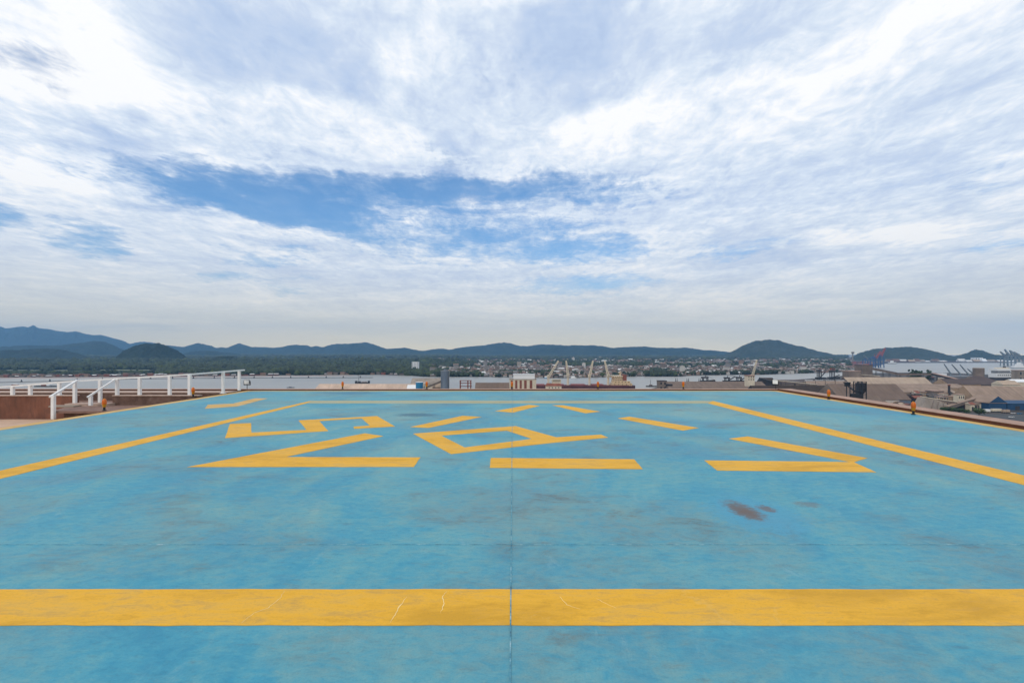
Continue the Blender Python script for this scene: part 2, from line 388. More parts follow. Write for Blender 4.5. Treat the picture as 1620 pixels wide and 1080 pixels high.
# blue deck paint -----------------------------------------------------------
def deck_material():
    m = bpy.data.materials.new('worn_blue_deck_paint'); m.use_nodes = True
    k = NG(m.node_tree); bs = m.node_tree.nodes['Principled BSDF']
    geo = k.new('ShaderNodeNewGeometry'); pos = geo.outputs['Position']
    flow = k.mapping(pos, rot=(0, 0, R(-24)), scale=(1.0, .55, 1))
    brush = k.mapping(pos, rot=(0, 0, R(8)), scale=(.72, 1.25, 1))
    big = k.noise(pos, 0.22, 4, 0.55, 0.8)
    med = k.noise(flow, 0.8, 6, 0.64, 1.0)
    fine = k.noise(brush, 7.5, 8, 0.78, 0.5)
    grain = k.noise(brush, 16.0, 6, 0.80, 0.3)
    grit = k.noise(pos, 70.0, 4, 0.75)
    f = k.math('ADD', k.math('MULTIPLY', big, .34), k.math('ADD', k.math('MULTIPLY', med, .34), k.math('MULTIPLY', fine, .32)))
    c = k.ramp(f, [(0.40, (.030, .245, .365)), (0.455, (.054, .292, .392)), (0.505, (.102, .326, .384)), (0.555, (.150, .345, .366)), (0.62, (.235, .385, .360))])
    # saturated fresher patches
    fr = k.ramp(k.noise(flow, 0.7, 5, 0.6, 1.4), [(0.52, 0.0), (0.70, 1.0)])
    c = k.mix(k.math('MULTIPLY', fr, .30), c, (.022, .245, .400))
    # grey drifts of tyre dust and brown scuffs, broken up by the brush grain
    zone = k.ramp(k.noise(k.mapping(pos, loc=(3.1, 1.7, 0), scale=(.8, 1, 1)), 0.42, 5, 0.62, 0.6), [(0.44, 0.0), (0.64, 1.0)])
    dust = k.math('MULTIPLY', zone, k.ramp(fine, [(0.34, 0.25), (0.62, 1.0)]))
    c = k.mix(k.math('MULTIPLY', dust, .60), c, (.165, .232, .240))
    sc = k.noise(brush, 1.7, 8, 0.74, 0.7)
    scuff = k.math('MULTIPLY', k.ramp(sc, [(0.50, 0.0), (0.66, 1.0)]), k.math('MULTIPLY', k.ramp(zone, [(0.10, 0.12), (0.75, 1.0)]), k.ramp(grain, [(0.38, 0.1), (0.60, 1.0)])))
    c = k.mix(k.math('MULTIPLY', scuff, .85), c, (.105, .098, .092))
    sc2 = k.ramp(k.noise(k.mapping(pos, loc=(7, 2, 0), rot=(0, 0, R(14)), scale=(.55, 1.6, 1)), 5.0, 8, 0.80, 0.5), [(0.57, 0.0), (0.72, 1.0)])
    c = k.mix(k.math('MULTIPLY', sc2, .55), c, (.120, .120, .115))
    lt = k.ramp(k.noise(k.mapping(pos, loc=(1, 9, 0), rot=(0, 0, R(30)), scale=(1.3, .4, 1)), 2.6, 8, 0.76, 0.8), [(0.60, 0.0), (0.74, 1.0)])
    c = k.mix(k.math('MULTIPLY', lt, .45), c, (.26, .42, .45))
    # stains with a place of their own
    def stain(c, x, y, rx, ry, colr, amt, rot=0, thr=.18, soft=.34):
        q = G(x, y)
        wv = k.new('ShaderNodeVectorMath', operation='MULTIPLY_ADD')
        k.link(k.noise(pos, 11.0, 6, .72, col=True), wv.inputs[0]); wv.inputs[1].default_value = (rx * 1.5, ry * 1.5, 0)
        k.link(pos, wv.inputs[2])
        mp = k.mapping(wv.outputs[0], (q.x + rx * .75, q.y + ry * .75, 0), (0, 0, R(rot)), (rx, ry, 1000), 'TEXTURE')
        gr = k.new('ShaderNodeTexGradient', gradient_type='SPHERICAL'); k.link(mp, gr.inputs[0])
        e = k.math('MULTIPLY_ADD', k.math('SUBTRACT', grain, .5), 1.0, gr.outputs['Fac'])
        e = k.math('MULTIPLY', e, k.math('GREATER_THAN', gr.outputs['Fac'], .001))
        return k.mix(k.math('MULTIPLY', k.ramp(e, [(thr, 0.0), (thr + soft, 1.0)]), amt), c, colr)
    c = stain(c, 1195, 812, .70, .85, (.060, .30, .44), .7, 0, .1)
    c = stain(c, 1172, 804, .22, .46, (.130, .078, .054), .78, 0, .10, .55)
    c = stain(c, 1186, 812, .22, .34, (.130, .078, .054), .78, 0, .10, .55)
    c = stain(c, 1212, 804, .15, .20, (.14, .080, .058), .75, 0, .22, .4)
    c = stain(c, 658, 656, .85, .55, (.014, .085, .15), .65, 0)
    c = stain(c, 555, 621.5, 2.0, .9, (.02, .15, .26), .5, 0)
    c = stain(c, 1278, 797, .28, .20, (.15, .115, .10), .5, 0, .3)
    c = k.mix(k.math('MULTIPLY', k.ramp(grain, [(0.30, 1.0), (0.48, 0.0)]), .36), c, (.02, .11, .17))
    c = k.mix(k.math('MULTIPLY', k.ramp(grit, [(0.35, 1.0), (0.5, 0.0)]), .22), c, (.04, .12, .17))
    c = k.mix(k.math('MULTIPLY', k.ramp(grit, [(0.6, 0.0), (0.75, 1.0)]), .25), c, (.32, .42, .44))
    k.link(c, bs.inputs['Base Color'])
    k.link(k.ramp(med, [(0.3, .50), (0.7, .70)]), bs.inputs['Roughness'])
    bs.inputs['Specular IOR Level'].default_value = 0.30
    bn = k.new('ShaderNodeBump'); bn.inputs['Strength'].default_value = .25; bn.inputs['Distance'].default_value = .01
    k.link(k.math('ADD', fine, k.math('MULTIPLY', grit, .5)), bn.inputs['Height']); k.link(bn.outputs[0], bs.inputs['Normal'])
    return m
def yellow_material(name, base, worn, wear):
    m = bpy.data.materials.new(name); m.use_nodes = True
    k = NG(m.node_tree); bs = m.node_tree.nodes['Principled BSDF']
    geo = k.new('ShaderNodeNewGeometry'); pos = geo.outputs['Position']
    flow = k.mapping(pos, scale=(.45, 1.4, 1))
    a = k.noise(flow, 1.2, 6, .65, .5); b = k.noise(flow, 7, 7, .74, .4); gr = k.noise(pos, 55, 4, .75)
    c = k.ramp(k.math('ADD', k.math('MULTIPLY', a, .6), k.math('MULTIPLY', b, .4)), [(.40, tuple(x * .78 for x in base)), (.50, base), (.60, worn)])
    c = k.mix(k.math('MULTIPLY', k.ramp(b, [(.50, 0.0), (.70, 1.0)]), wear), c, (.27, .165, .07))
    c = k.mix(k.math('MULTIPLY', k.ramp(gr, [(.33, 1.0), (.48, 0.0)]), .25), c, (.33, .2, .05))
    # hairline crazing, pale
    vo = k.new('ShaderNodeTexVoronoi', feature='DISTANCE_TO_EDGE')
    wv = k.new('ShaderNodeVectorMath', operation='MULTIPLY_ADD')
    k.link(k.noise(pos, 2.5, 5, .6, col=True), wv.inputs[0]); wv.inputs[1].default_value = (.7, .7, 0); k.link(pos, wv.inputs[2])
    k.link(wv.outputs[0], vo.inputs['Vector']); vo.inputs['Scale'].default_value = .75
    ck = k.math('MULTIPLY', k.ramp(vo.outputs['Distance'], [(0.0, 1.0), (.009, 0.0)]), k.ramp(k.noise(pos, .9, 3, .5), [(.44, 0.0), (.58, 1.0)]))
    c = k.mix(k.math('MULTIPLY', ck, .16), c, (.76, .55, .22))
    k.link(c, bs.inputs['Base Color'])
    bs.inputs['Roughness'].default_value = .65; bs.inputs['Specular IOR Level'].default_value = .2
    bn = k.new('ShaderNodeBump'); bn.inputs['Strength'].default_value = .25; bn.inputs['Distance'].default_value = .01
    k.link(b, bn.inputs['Height']); k.link(bn.outputs[0], bs.inputs['Normal'])
    return m
M['deck'] = deck_material()
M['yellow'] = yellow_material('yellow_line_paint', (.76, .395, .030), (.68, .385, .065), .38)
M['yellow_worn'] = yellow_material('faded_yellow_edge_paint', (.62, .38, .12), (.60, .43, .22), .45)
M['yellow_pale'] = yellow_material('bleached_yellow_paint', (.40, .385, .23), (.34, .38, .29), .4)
def joint_material():
    m = bpy.data.materials.new('deck_joint'); m.use_nodes = True
    k = NG(m.node_tree); bs = m.node_tree.nodes['Principled BSDF']
    geo = k.new('ShaderNodeNewGeometry'); pos = geo.outputs['Position']
    c = k.ramp(k.noise(pos, 5.0, 6, .8), [(.34, (.04, .09, .12)), (.44, (.06, .22, .30)), (.52, (.11, .31, .38)), (.60, (.26, .42, .46)), (.70, (.55, .60, .60))])
    k.link(c, bs.inputs['Base Color']); bs.inputs['Roughness'].default_value = .8
    return m
M['joint'] = joint_material()
M['crack'] = mat('pale_filled_crack', (.80, .62, .28), .8, .2, 8)
M['joint_faint'] = mat('paint_filled_joint', (.105, .32, .37), .8, .25, 2.0, (.20, .40, .44), .5)

# ================================================================== the helipad roof
fl, fr = G(390, 617.8), G(1230, 617.8)
ln, rn = G(0, 677), G(1620, 679.5)
def ext(a, b, Y):
    k = (Y - b.y) / (a.y - b.y)
    return Vector((b.x + (a.x - b.x) * k, Y, 0))
YB = -14.0
nl, nr = ext(fl, ln, YB), ext(fr, rn, YB)
deck = MB().prism([nl, nr, fr, fl], -.40, 0).build('helipad', M['deck'])
tag(deck, 'worn blue painted helipad deck with yellow markings', 'helipad', kind='structure')

def sheet(name, pts, m, z=.004, parent=deck, wob=.007, label=None):
    mb = MB()
    if wob:       # hand-rolled paint: edges wander a few millimetres
        out = []; n_ = len(pts)
        for i in range(n_):
            a, b = Vector(pts[i][:2]), Vector(pts[(i + 1) % n_][:2]); d = b - a; L = d.length
            nn = Vector((-d.y, d.x)) / max(L, 1e-6); k_ = max(1, min(160, int(L / .14)))
            for j in range(k_):
                u = j / k_; s_ = (i * 37.1 + L + j) * 1.0
                w_ = (math.sin(s_ * 1.7) + math.sin(s_ * .61 + 1) + math.sin(s_ * 3.1)) * wob / 3 if j else 0
                q_ = a + d * u + nn * w_; out.append(q_)
        pts = out
    mb.prism([(p[0], p[1]) for p in pts], -.003, z)
    o = mb.build(name, m, parent)
    if label: o['label'] = label
    return o
def px_poly(pts, x0=0, y0=0, s=1.0):
    return [G(x0 + a / s, y0 + b / s) for a, b in pts]
def lerp(a, b, k): return a + (b - a) * k
# yellow edge border, outermost strip
def border(a, b, w, side, name, m, z=.004):
    d = (b - a).normalized(); n = Vector((-d.y, d.x, 0)) * side * w
    return sheet(name, [a, b, b + n, a + n], m, z)
border(nl, fl, .34, -1, 'yellow_edge_band', M['yellow_worn'])
border(nr, fr, .34, 1, 'yellow_edge_band', M['yellow_worn'])
e = Vector((.34, 0, 0))
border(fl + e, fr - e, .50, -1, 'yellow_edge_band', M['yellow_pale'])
# square of the touchdown area
A0, A1 = G(0, 744.4), G(0, 757.4); B0, B1 = G(493, 633.6), G(485, 637.8)
C0, C1 = G(1620, 752), G(1620, 767); D0, D1 = G(1128, 634.0), G(1120, 637.8)
yf0, yf1 = G(810, 989).y, G(810, 932).y
def at_y(a, b, Y): return ext(a, b, Y)
L0, L1 = at_y(B0, A0, yf1), at_y(B1, A1, yf1)
R0, R1 = at_y(D0, C0, yf1), at_y(D1, C1, yf1)
Lc, Rc = at_y(B0, A0, yf0), at_y(D0, C0, yf0)
sheet('yellow_line', [L0, L1, Vector((B1.x, B1.y, 0)), B0], M['yellow'])
sheet('yellow_line', [R1, R0, D0, D1], M['yellow'])
sheet('yellow_line', [Lc, Rc, R0, L0], M['yellow'])
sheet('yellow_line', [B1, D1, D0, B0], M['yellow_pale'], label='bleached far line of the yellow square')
# broken triangle, its letter P and the numeral 5
s3 = 1620 / 460
sheet('yellow_triangle_mark', px_poly([(92, 488), (1083, 300), (1185, 316), (640, 432), (1392, 434), (1355, 487)], 270, 600, s3), M['yellow'])
sheet('yellow_triangle_mark', px_poly([(715, 330), (820, 317), (1487, 438), (1412, 461), (1535, 517), (650, 507), (578, 451), (1390, 459.5)], 950, 600, s3), M['yellow'])
sheet('yellow_triangle_mark', px_poly([(552, 437), (1350, 445), (1397, 500), (545, 492)], 620, 600, s3), M['yellow'])
sheet('yellow_triangle_mark', px_poly([(103, 265), (205, 270), (500, 209), (395, 202)], 620, 600, s3), M['yellow'])
sheet('yellow_triangle_mark', px_poly([(95, 217), (160, 207), (548, 270), (460, 285)], 950, 600, s3), M['yellow'])
sheet('yellow_triangle_mark', px_poly([(620, 900), (790, 915), (1045, 850), (940, 841)], 680, 500, 6), M['yellow'])
sheet('yellow_triangle_mark', px_poly([(1160, 845), (1262, 844), (1615, 905), (1480, 922)], 680, 500, 6), M['yellow'])
sheet('painted_number_five', px_poly([(330, 248), (448, 243), (450, 296), (757, 281), (712, 228), (1150, 204), (1250, 262), (1022, 275), (1018, 263), (1110, 257), (1065, 217), (828, 232), (878, 287), (303, 327)], 270, 600, s3), M['yellow'])
# P: ring with a tail, bridged into one outline
po = [(118, 302), (690, 260), (915, 322), (1165, 307), (1205, 324), (905, 352), (330, 416)]
pi = [(275, 313), (405, 379), (780, 331), (640, 285)]
oo, ii = px_poly(po, 620, 600, s3), px_poly(pi, 620, 600, s3)
mbp = MB()
vs = [(p.x, p.y, .004) for p in oo + ii]
vs += [(x, y, -.003) for x, y, z in vs]
fb = [(0, 7, 10, 1), (1, 10, 9, 2), (2, 9, 5), (2, 5, 4, 3), (5, 9, 8, 6), (6, 8, 7, 0)]
fb += [tuple(i + 11 for i in f[::-1]) for f in fb]
fb += [(i, (i + 1) % 7, (i + 1) % 7 + 11, i + 11) for i in range(7)] + [(7 + i, 7 + (i + 1) % 4, 7 + (i + 1) % 4 + 11, 7 + i + 11) for i in range(4)]
mbp.add(vs, fb)
po_ = mbp.build('painted_letter_p', M['yellow'], deck)
sheet('yellow_dash', px_poly([(190, 163), (207, 141), (345, 135), (470, 105), (540, 106), (372, 150)], 270, 600, s3), M['yellow_worn'])
# joints between the concrete bays
def joint(a, b, w, z=.0065, m='joint'):
    a, b = Vector(a), Vector(b); d = (b - a).normalized(); n = Vector((-d.y, d.x, 0)) * w / 2
    return sheet('deck_joint', [a - n, b - n, b + n, a + n], M[m], z, wob=0)
yj = [4.78, 11.2, 17.4, -1.6, -8.0]
joint((-.018, YB, 0), (-.01, fl.y, 0), .009)
for X in (-6.72, 6.85): joint((X, YB, 0), (X, fl.y, 0), .007, .0018, 'joint_faint')
for Y in yj: joint((nl.x + .4, Y, 0), (nr.x - .4, Y, 0), .0075, .0030, 'joint' if Y == 4.78 else 'joint_faint')

# hairline cracks filled with pale paint in the near line
def crack(pts, w0, w1):
    rr = random.Random(int(pts[0][0])); c = []
    for (xa, ya), (xb, yb) in zip(pts[:-1], pts[1:]):
        for k in range(5): c.append((lerp(xa, xb, k / 5) + rr.uniform(-1.1, 1.1), lerp(ya, yb, k / 5)))
    c.append(pts[-1]); g_ = [G(*p_) for p_ in c]; n_ = len(g_)
    ws = [lerp(w0, w1, math.sin(math.pi * i / (n_ - 1))) * rr.uniform(.5, 1.2) for i in range(n_)]
    sheet('paint_crack', [p_ + Vector((w_, 0, 0)) for p_, w_ in zip(g_, ws)] + [p_ - Vector((w_, 0, 0)) for p_, w_ in reversed(list(zip(g_, ws)))], M['crack'], .0056, wob=0)
crack([(450, 934), (443, 946), (424, 962), (402, 970), (382, 986)], .0008, .0022)
crack([(644, 944), (634, 957), (626, 970), (618, 985)], .001, .0035)
crack([(706, 936), (700, 944), (703, 955), (697, 970)], .001, .0042)
crack([(886, 944), (897, 957), (918, 964)], .001, .0026)
crack([(944, 947), (960, 956), (975, 962)], .0006, .0016)

# kerbs round the deck
def kerb(a, b, w, h, base, side, label):
    d = (b - a).normalized(); n = Vector((-d.y, d.x, 0)) * side
    mb = MB()
    q0, q1 = a + n * .02, b + n * .02
    o1, o2 = a + n * w, b + n * w
    mb.hexa([(q0.x, q0.y, base), (q1.x, q1.y, base), (o2.x, o2.y, base), (o1.x, o1.y, base), (q0.x, q0.y, h - .012), (q1.x, q1.y, h - .012), (o2.x, o2.y, h - .012), (o1.x, o1.y, h - .012)])
    k = mb.build('kerb', M['maroon'], loc=(a + b) / 2)
    mt = MB()
    f0, f1 = a + n * .008, b + n * .008
    p1, p2 = a + n * (w + .01), b + n * (w + .01)
    mt.hexa([(f0.x, f0.y, h - .012), (f1.x, f1.y, h - .012), (p2.x, p2.y, h - .012), (p1.x, p1.y, h - .012), (f0.x, f0.y, h), (f1.x, f1.y, h), (p2.x, p2.y, h), (p1.x, p1.y, h)])
    mt.build('kerb_top', M['kerb_top'], k)
    tag(k, label, 'kerb', kind='structure')
    return k
kerb(nr, fr + Vector((0, .02, 0)), .62, .10, -.42, -1, 'low maroon kerb with pink top along the right deck edge')
kerb(Vector((-46, fl.y, 0)), fr + Vector((.65, 0, 0)), .42, .066, -.9, 1, 'low maroon kerb along the far deck edge')

# roof levels left of the deck and the tower that carries it all
tw = MB(); tw.box(-45.4, 13.6, YB + .05, fl.y + .35, GZ, -1.02)
for k in range(20):
    z0 = GZ + 3 + k * 3.05
    for X in np.arange(-44, 12, 3.2):
        tw.box(X, X + 1.7, fl.y + .351, fl.y + .42, z0, z0 + 1.5, 1)
    for Y in np.arange(YB + 2, fl.y - 2, 3.2):
        tw.box(13.601, 13.67, Y, Y + 1.7, z0, z0 + 1.5, 1)
o = tw.build('tower_block', [M['cream'], M['glass']])
tag(o, 'cream tower block under the helipad roof', 'tower', kind='structure')
o = MB().box(-45, -12.9, YB, 20.19, -1.02, -.93).build('roof_terrace', M['terrace'])
tag(o, 'pink concrete roof terrace left of the helipad', 'roof', kind='structure')
o = MB().box(-45, -13.0, 20.45, fl.y, -1.02, -.36).build('walkway', M['slab'])
tag(o, 'sunken walkway behind the brown parapet', 'walkway', kind='structure')
xg0, xg1 = P(117, 600, 20.2).x, P(178, 600, 20.2).x
def parapet(x0, x1, y0, y1, zb, zt, m, cap, label):
    t_ = thing('parapet_wall', label, 'wall', ((x0 + x1) / 2, y0, zb))
    MB().box(x0, x1, y0, y1, zb, zt - .035).build('wall_face', m, t_)
    MB().box(x0 - .01, x1 + .01, y0 - .02, y1 + .02, zt - .035, zt).build('coping', cap, t_)
    return t_
parapet(-45, xg0, 20.2, 20.44, -.93, .064, M['brown_wall'], M['ledge'], 'tall red brown parapet wall left of the stair gap')
parapet(xg1, -13.05, 20.2, 20.44, -1.0, .064, M['brown_wall2'], M['ledge'], 'grimy brown parapet wall between stair gap and deck')
parapet(-45, -13.0, 22.2, 22.95, -.36, .020, M['brown_wall2'], M['ledge'], 'low brown wall with pale ledge at the far roof edge')
# stair: pale threshold, brown landing slab on a plinth
st = thing('stair_landing', 'brown landing slab with a pale threshold step beside the deck edge', 'steps', (-15.4, 19.2, -.93))
MB().hexa([(-17.25, 18.2, -.43), (-13.0, 18.2, -.43), (-13.0, 20.18, -.43), (-18.25, 20.18, -.43), (-17.25, 18.2, -.345), (-13.0, 18.2, -.345), (-13.0, 20.18, -.345), (-18.25, 20.18, -.345)]).build('slab', M['slab'], st)
MB().box(-17.0, -13.0, 18.45, 20.17, -.93, -.43).build('plinth', M['brown_wall2'], st)
MB().box(xg0 + .02, xg1 + .12, 19.75, 20.19, -.345, -.245).build('threshold', M['ledge'], st)
MB().box(xg0 - .3, xg0 + .7, 19.4, 19.75, -.344, -.29).build('tread', M['concrete'], st)

# railings
def rail(name, label, path, posts, wr=.07, wp=.105):
    pts = [P(*p) for p in path]
    t_ = thing(name, label, 'railing', (pts[0].x, pts[0].y, -.4))
    mb = MB()
    for a, b in zip(pts[:-1], pts[1:]):
        d = (b - a).normalized() * .02
        mb.beam(a - d, b + d, wr, wr * .85)
    o_ = mb.build('top_rail', M['white'], t_)
    for (x, yt, yb, Y, foot) in posts:
        a, b = P(x, yt, Y), P(x, yb, Y)
        mp = MB().beam((b.x, b.y, b.z), (b.x, b.y, a.z), wp)
        p_ = mp.build('post', M['white'], t_)
        if foot: MB().box(b.x - .10, b.x + .10, b.y - .10, b.y + .10, b.z - .004, b.z + .02).build('foot_plate', M['white'], p_)
    return t_
yw = 20.30
rail('handrail', 'long white handrail on the parapet rising towards the far deck corner',
     [(-160, 624, yw), (0, 612.3, yw), (120, 602.5, yw), (298, 592.3, yw), (353, 588.0, 21.8), (386, 585.2, 23.25)],
     [(-60, 618, 625.2, yw, 0), (20, 611.6, 625.2, yw, 0), (48, 609.6, 625.2, yw, 0), (94, 606, 625.0, yw, 1), (118.5, 603.5, 640.3, 20.1, 0), (158.5, 601.5, 636.2, 20.1, 0),
      (185.5, 599.5, 625.2, yw, 0), (221, 597.5, 625.2, yw, 0), (268.5, 594.8, 625.2, yw, 0), (300, 593, 625.2, yw, 0), (353, 588.7, 622.0, 21.8, 1), (378.5, 586.5, 617.6, 23.1, 0)])
rail('stair_handrail', 'short sloping white handrail at the near side of the stair, reaching lowest',
     [(79.5, 627.5, 18.15), (122, 601.8, 20.1)], [(84.5, 625.5, 662.5, 18.15, 0)])
rail('stair_handrail', 'short sloping white handrail at the far side of the stair beside the orange light',
     [(139, 628, 19.3), (181, 600.8, 20.2)], [(143.5, 626.5, 641.2, 19.5, 0)])

# orange edge lights
def edge_light(p, label, z=0.0, s=.92):
    t_ = thing('edge_light', label, 'light', (p.x, p.y, z), 'orange lights round the deck edge')
    MB().lathe((p.x, p.y, z), [(.065 * s, 0), (.065 * s, .018), (.035 * s, .03), (.035 * s, .12 * s)], 14).build('stem', M['black'], t_)
    r = s * .74
    MB().lathe((p.x, p.y, z), [(.03 * r, .12 * s), (.062 * r, .13 * s), (.080 * r, .20 * s), (.086 * r, .205 * s), (.086 * r, .218 * s)], 18).build('collar', M['amber'], t_, smooth=True)
    MB().lathe((p.x, p.y, z), [(.080 * r, .219 * s), (.090 * r, .24 * s), (.092 * r, .30 * s), (.088 * r, .355 * s), (.070 * r, .392 * s), (.04 * r, .405 * s)], 18).build('globe', M['orange'], t_, smooth=True)
    MB().lathe((p.x, p.y, z), [(.045 * r, .4055 * s), (.045 * r, .418 * s), (.02 * r, .424 * s)], 12).build('cap', M['amber'], t_)
    return t_
edge_light(G(1445, 655.5), 'orange edge light by the right kerb, closest to the camera')
edge_light(G(1311, 631.5), 'orange edge light by the right kerb nearer the far corner')
edge_light(G(165, 649.5), 'orange edge light on the left deck edge beside the stair')
edge_light(G(305.5, 627.8), 'orange edge light on the left deck edge behind the white rail', s=.95)
fy = fl.y + .2
for x, lab in ((542, 'orange edge light on the far kerb before the pale shed'), (675, 'orange edge light on the far kerb beside the bright blue tank'),
               (810, 'orange edge light on the far kerb at the middle joint'), (946, 'orange edge light on the far kerb before the moored ship'),
               (1081, 'orange edge light on the far kerb before the long brown warehouse')):
    edge_light(Vector(((x - VX) * fy / F, fy, 0)), lab, .066, .86)
# floodlights at the two far corners
def floodlight(p, label, yaw):
    t_ = thing('floodlight', label, 'floodlight', p)
    rot = Matrix.Rotation(yaw, 4, 'Z')
    def tr(mb):
        mb.v = [tuple(Vector(p) + (rot @ (Vector(v) - Vector(p)))) for v in mb.v]; return mb
    x, y, z = p
    tr(MB().box(x - .06, x + .06, y - .06, y + .06, z, z + .02).cone((x, y, z + .02), (x, y, z + .26), .014, .014, 8)).build('stand', M['black'], t_)
    m1 = MB().box(x - .16, x - .135, y - .02, y + .02, z + .22, z + .42).box(x + .135, x + .16, y - .02, y + .02, z + .22, z + .42).box(x - .135, x + .135, y - .02, y + .02, z + .22, z + .245)
    tr(m1).build('bracket', M['black'], t_)
    hd = tr(MB().hexa([(x - .13, y - .05, z + .27), (x + .13, y - .05, z + .27), (x + .07, y + .09, z + .31), (x - .07, y + .09, z + .31),
                       (x - .13, y - .05, z + .49), (x + .13, y - .05, z + .49), (x + .07, y + .09, z + .45), (x - .07, y + .09, z + .45)])).build('lamp_head', M['black'], t_)
    tr(MB().box(x - .112, x + .112, y - .062, y - .0505, z + .285, z + .475)).build('lamp_glass', M['lamp_glass'], hd)
floodlight(Vector((P(391, 600, fy).x, fy, .03)), 'small floodlight facing the deck at the left far corner', 0)
floodlight(Vector((P(1227, 600, fy).x, fy, .03)), 'small floodlight turned along the kerb at the right far corner', -.75)
# small vent pipes standing on the far kerb

# ================================================================== land, water, hills
def hash2(ix, iy, seed):
    h = (ix.astype(np.int64) * 374761393 + iy.astype(np.int64) * 668265263 + seed * 1442695041) & 0x7fffffff
    h = ((h ^ (h >> 13)) * 1274126177) & 0x7fffffff
    return ((h ^ (h >> 16)) & 0xffff) / 65535.0
def vnoise(x, y, seed=0):
    x, y = np.asarray(x, float), np.asarray(y, float)
    ix, iy = np.floor(x), np.floor(y); fx, fy_ = x - ix, y - iy
    fx = fx * fx * (3 - 2 * fx); fy_ = fy_ * fy_ * (3 - 2 * fy_)
    a, b = hash2(ix, iy, seed), hash2(ix + 1, iy, seed); c, d = hash2(ix, iy + 1, seed), hash2(ix + 1, iy + 1, seed)
    return (a + (b - a) * fx) * (1 - fy_) + (c + (d - c) * fx) * fy_
def fbm(x, y, seed=0, oct=4):
    s = 0; a = .5; f = 1.0
    for i in range(oct):
        s = s + a * vnoise(x * f, y * f, seed + i * 17); a *= .5; f *= 2.03
    return s / (1 - .5 ** oct)

def np_mesh(name, v, tris, m, loc=(0, 0, 0), tint=None, midx=None, smooth=False, quads=False):
    me = bpy.data.meshes.new(name)
    v = np.asarray(v, np.float32) - np.asarray(loc, np.float32)
    tris = np.asarray(tris, np.int32); k = tris.shape[1]; n = len(tris)
    me.vertices.add(len(v)); me.vertices.foreach_set('co', v.ravel())
    me.loops.add(n * k); me.loops.foreach_set('vertex_index', tris.ravel())
    me.polygons.add(n); me.polygons.foreach_set('loop_start', np.arange(0, n * k, k, dtype=np.int32))
    for q in (m if isinstance(m, (list, tuple)) else [m]): me.materials.append(q)
    if midx is not None: me.polygons.foreach_set('material_index', np.asarray(midx, np.int32))
    if smooth: me.polygons.foreach_set('use_smooth', np.ones(n, bool))
    me.update(calc_edges=True)
    if tint is not None:
        at = me.attributes.new('tint', 'FLOAT', 'POINT'); at.data.foreach_set('value', np.asarray(tint, np.float32))
    o = bpy.data.objects.new(name, me); COL.objects.link(o); o.location = loc
    return o

def flat(name, pts, z, m, label, cat, kind='structure'):
    mb = MB(); mb.add([(p[0], p[1], z) for p in pts], [tuple(range(len(pts)))])
    o = mb.build(name, m, loc=(0, pts[0][1], z))
    if o.data.polygons[0].normal.z < 0: o.data.flip_normals()
    return tag(o, label, cat, kind=kind)
def gpx(pts, z): return [G(x, y, z) for x, y in pts]

M['soil'] = mat('green_brown_ground', (.016, .022, .011), .95, .4, .006, (.03, .03, .02), .4)
M['town'] = mat('town_ground', (.07, .058, .048), .95, .45, .012, (.018, .024, .012), .7)
flat('ground', [(-13500, -150), (7000, -150), (7000, 4750), (3080, 4750), (2900, 6000), (2650, 12400), (-13500, 12400)], -66.6, M['soil'], 'flat green land reaching to the hills', 'ground')
def water_material():
    m = bpy.data.materials.new('murky_harbour_water'); m.use_nodes = True
    k = NG(m.node_tree); bs = m.node_tree.nodes['Principled BSDF']
    geo = k.new('ShaderNodeNewGeometry'); pos = geo.outputs['Position']
    k.link(k.ramp(k.noise(k.mapping(pos, scale=(.4, 1, 1)), .006, 5, .6), [(.35, (.25, .23, .195)), (.65, (.31, .285, .24))]), bs.inputs['Base Color'])
    bs.inputs['Roughness'].default_value = .32; bs.inputs['IOR'].default_value = 1.33
    bn = k.new('ShaderNodeBump'); bn.inputs['Strength'].default_value = .35; bn.inputs['Distance'].default_value = .4
    k.link(k.noise(pos, .22, 5, .65), bn.inputs['Height']); k.link(bn.outputs[0], bs.inputs['Normal'])
    return m
M['water'] = water_material()
shore = [(-420, 597.5), (-100, 597.5), (0, 597.0), (100, 596.4), (250, 595.4), (400, 594.4), (520, 593.0), (600, 592.6), (640, 593.5), (670, 595.5), (700, 596),
         (760, 596), (830, 597), (880, 598), (920, 597.5), (960, 596.5), (1010, 595.2), (1040, 595.6), (1080, 595.4), (1095, 593.2), (1150, 592.8), (1200, 592.6), (1250, 591), (1300, 589.6), (1345, 588.2),
         (1352, 583), (1340, 580.2), (1380, 580.0), (1392, 577.5), (1400, 575), (1420, 573.8), (1470, 573.2), (1620, 573.0), (2100, 573.0)]
far = gpx(shore, WZ)
near = [(1200, 120, 0), (-1300, 120, 0)]
flat('water', [tuple(p) for p in far] + near, WZ, M['water'], 'grey brown harbour channel water', 'water')
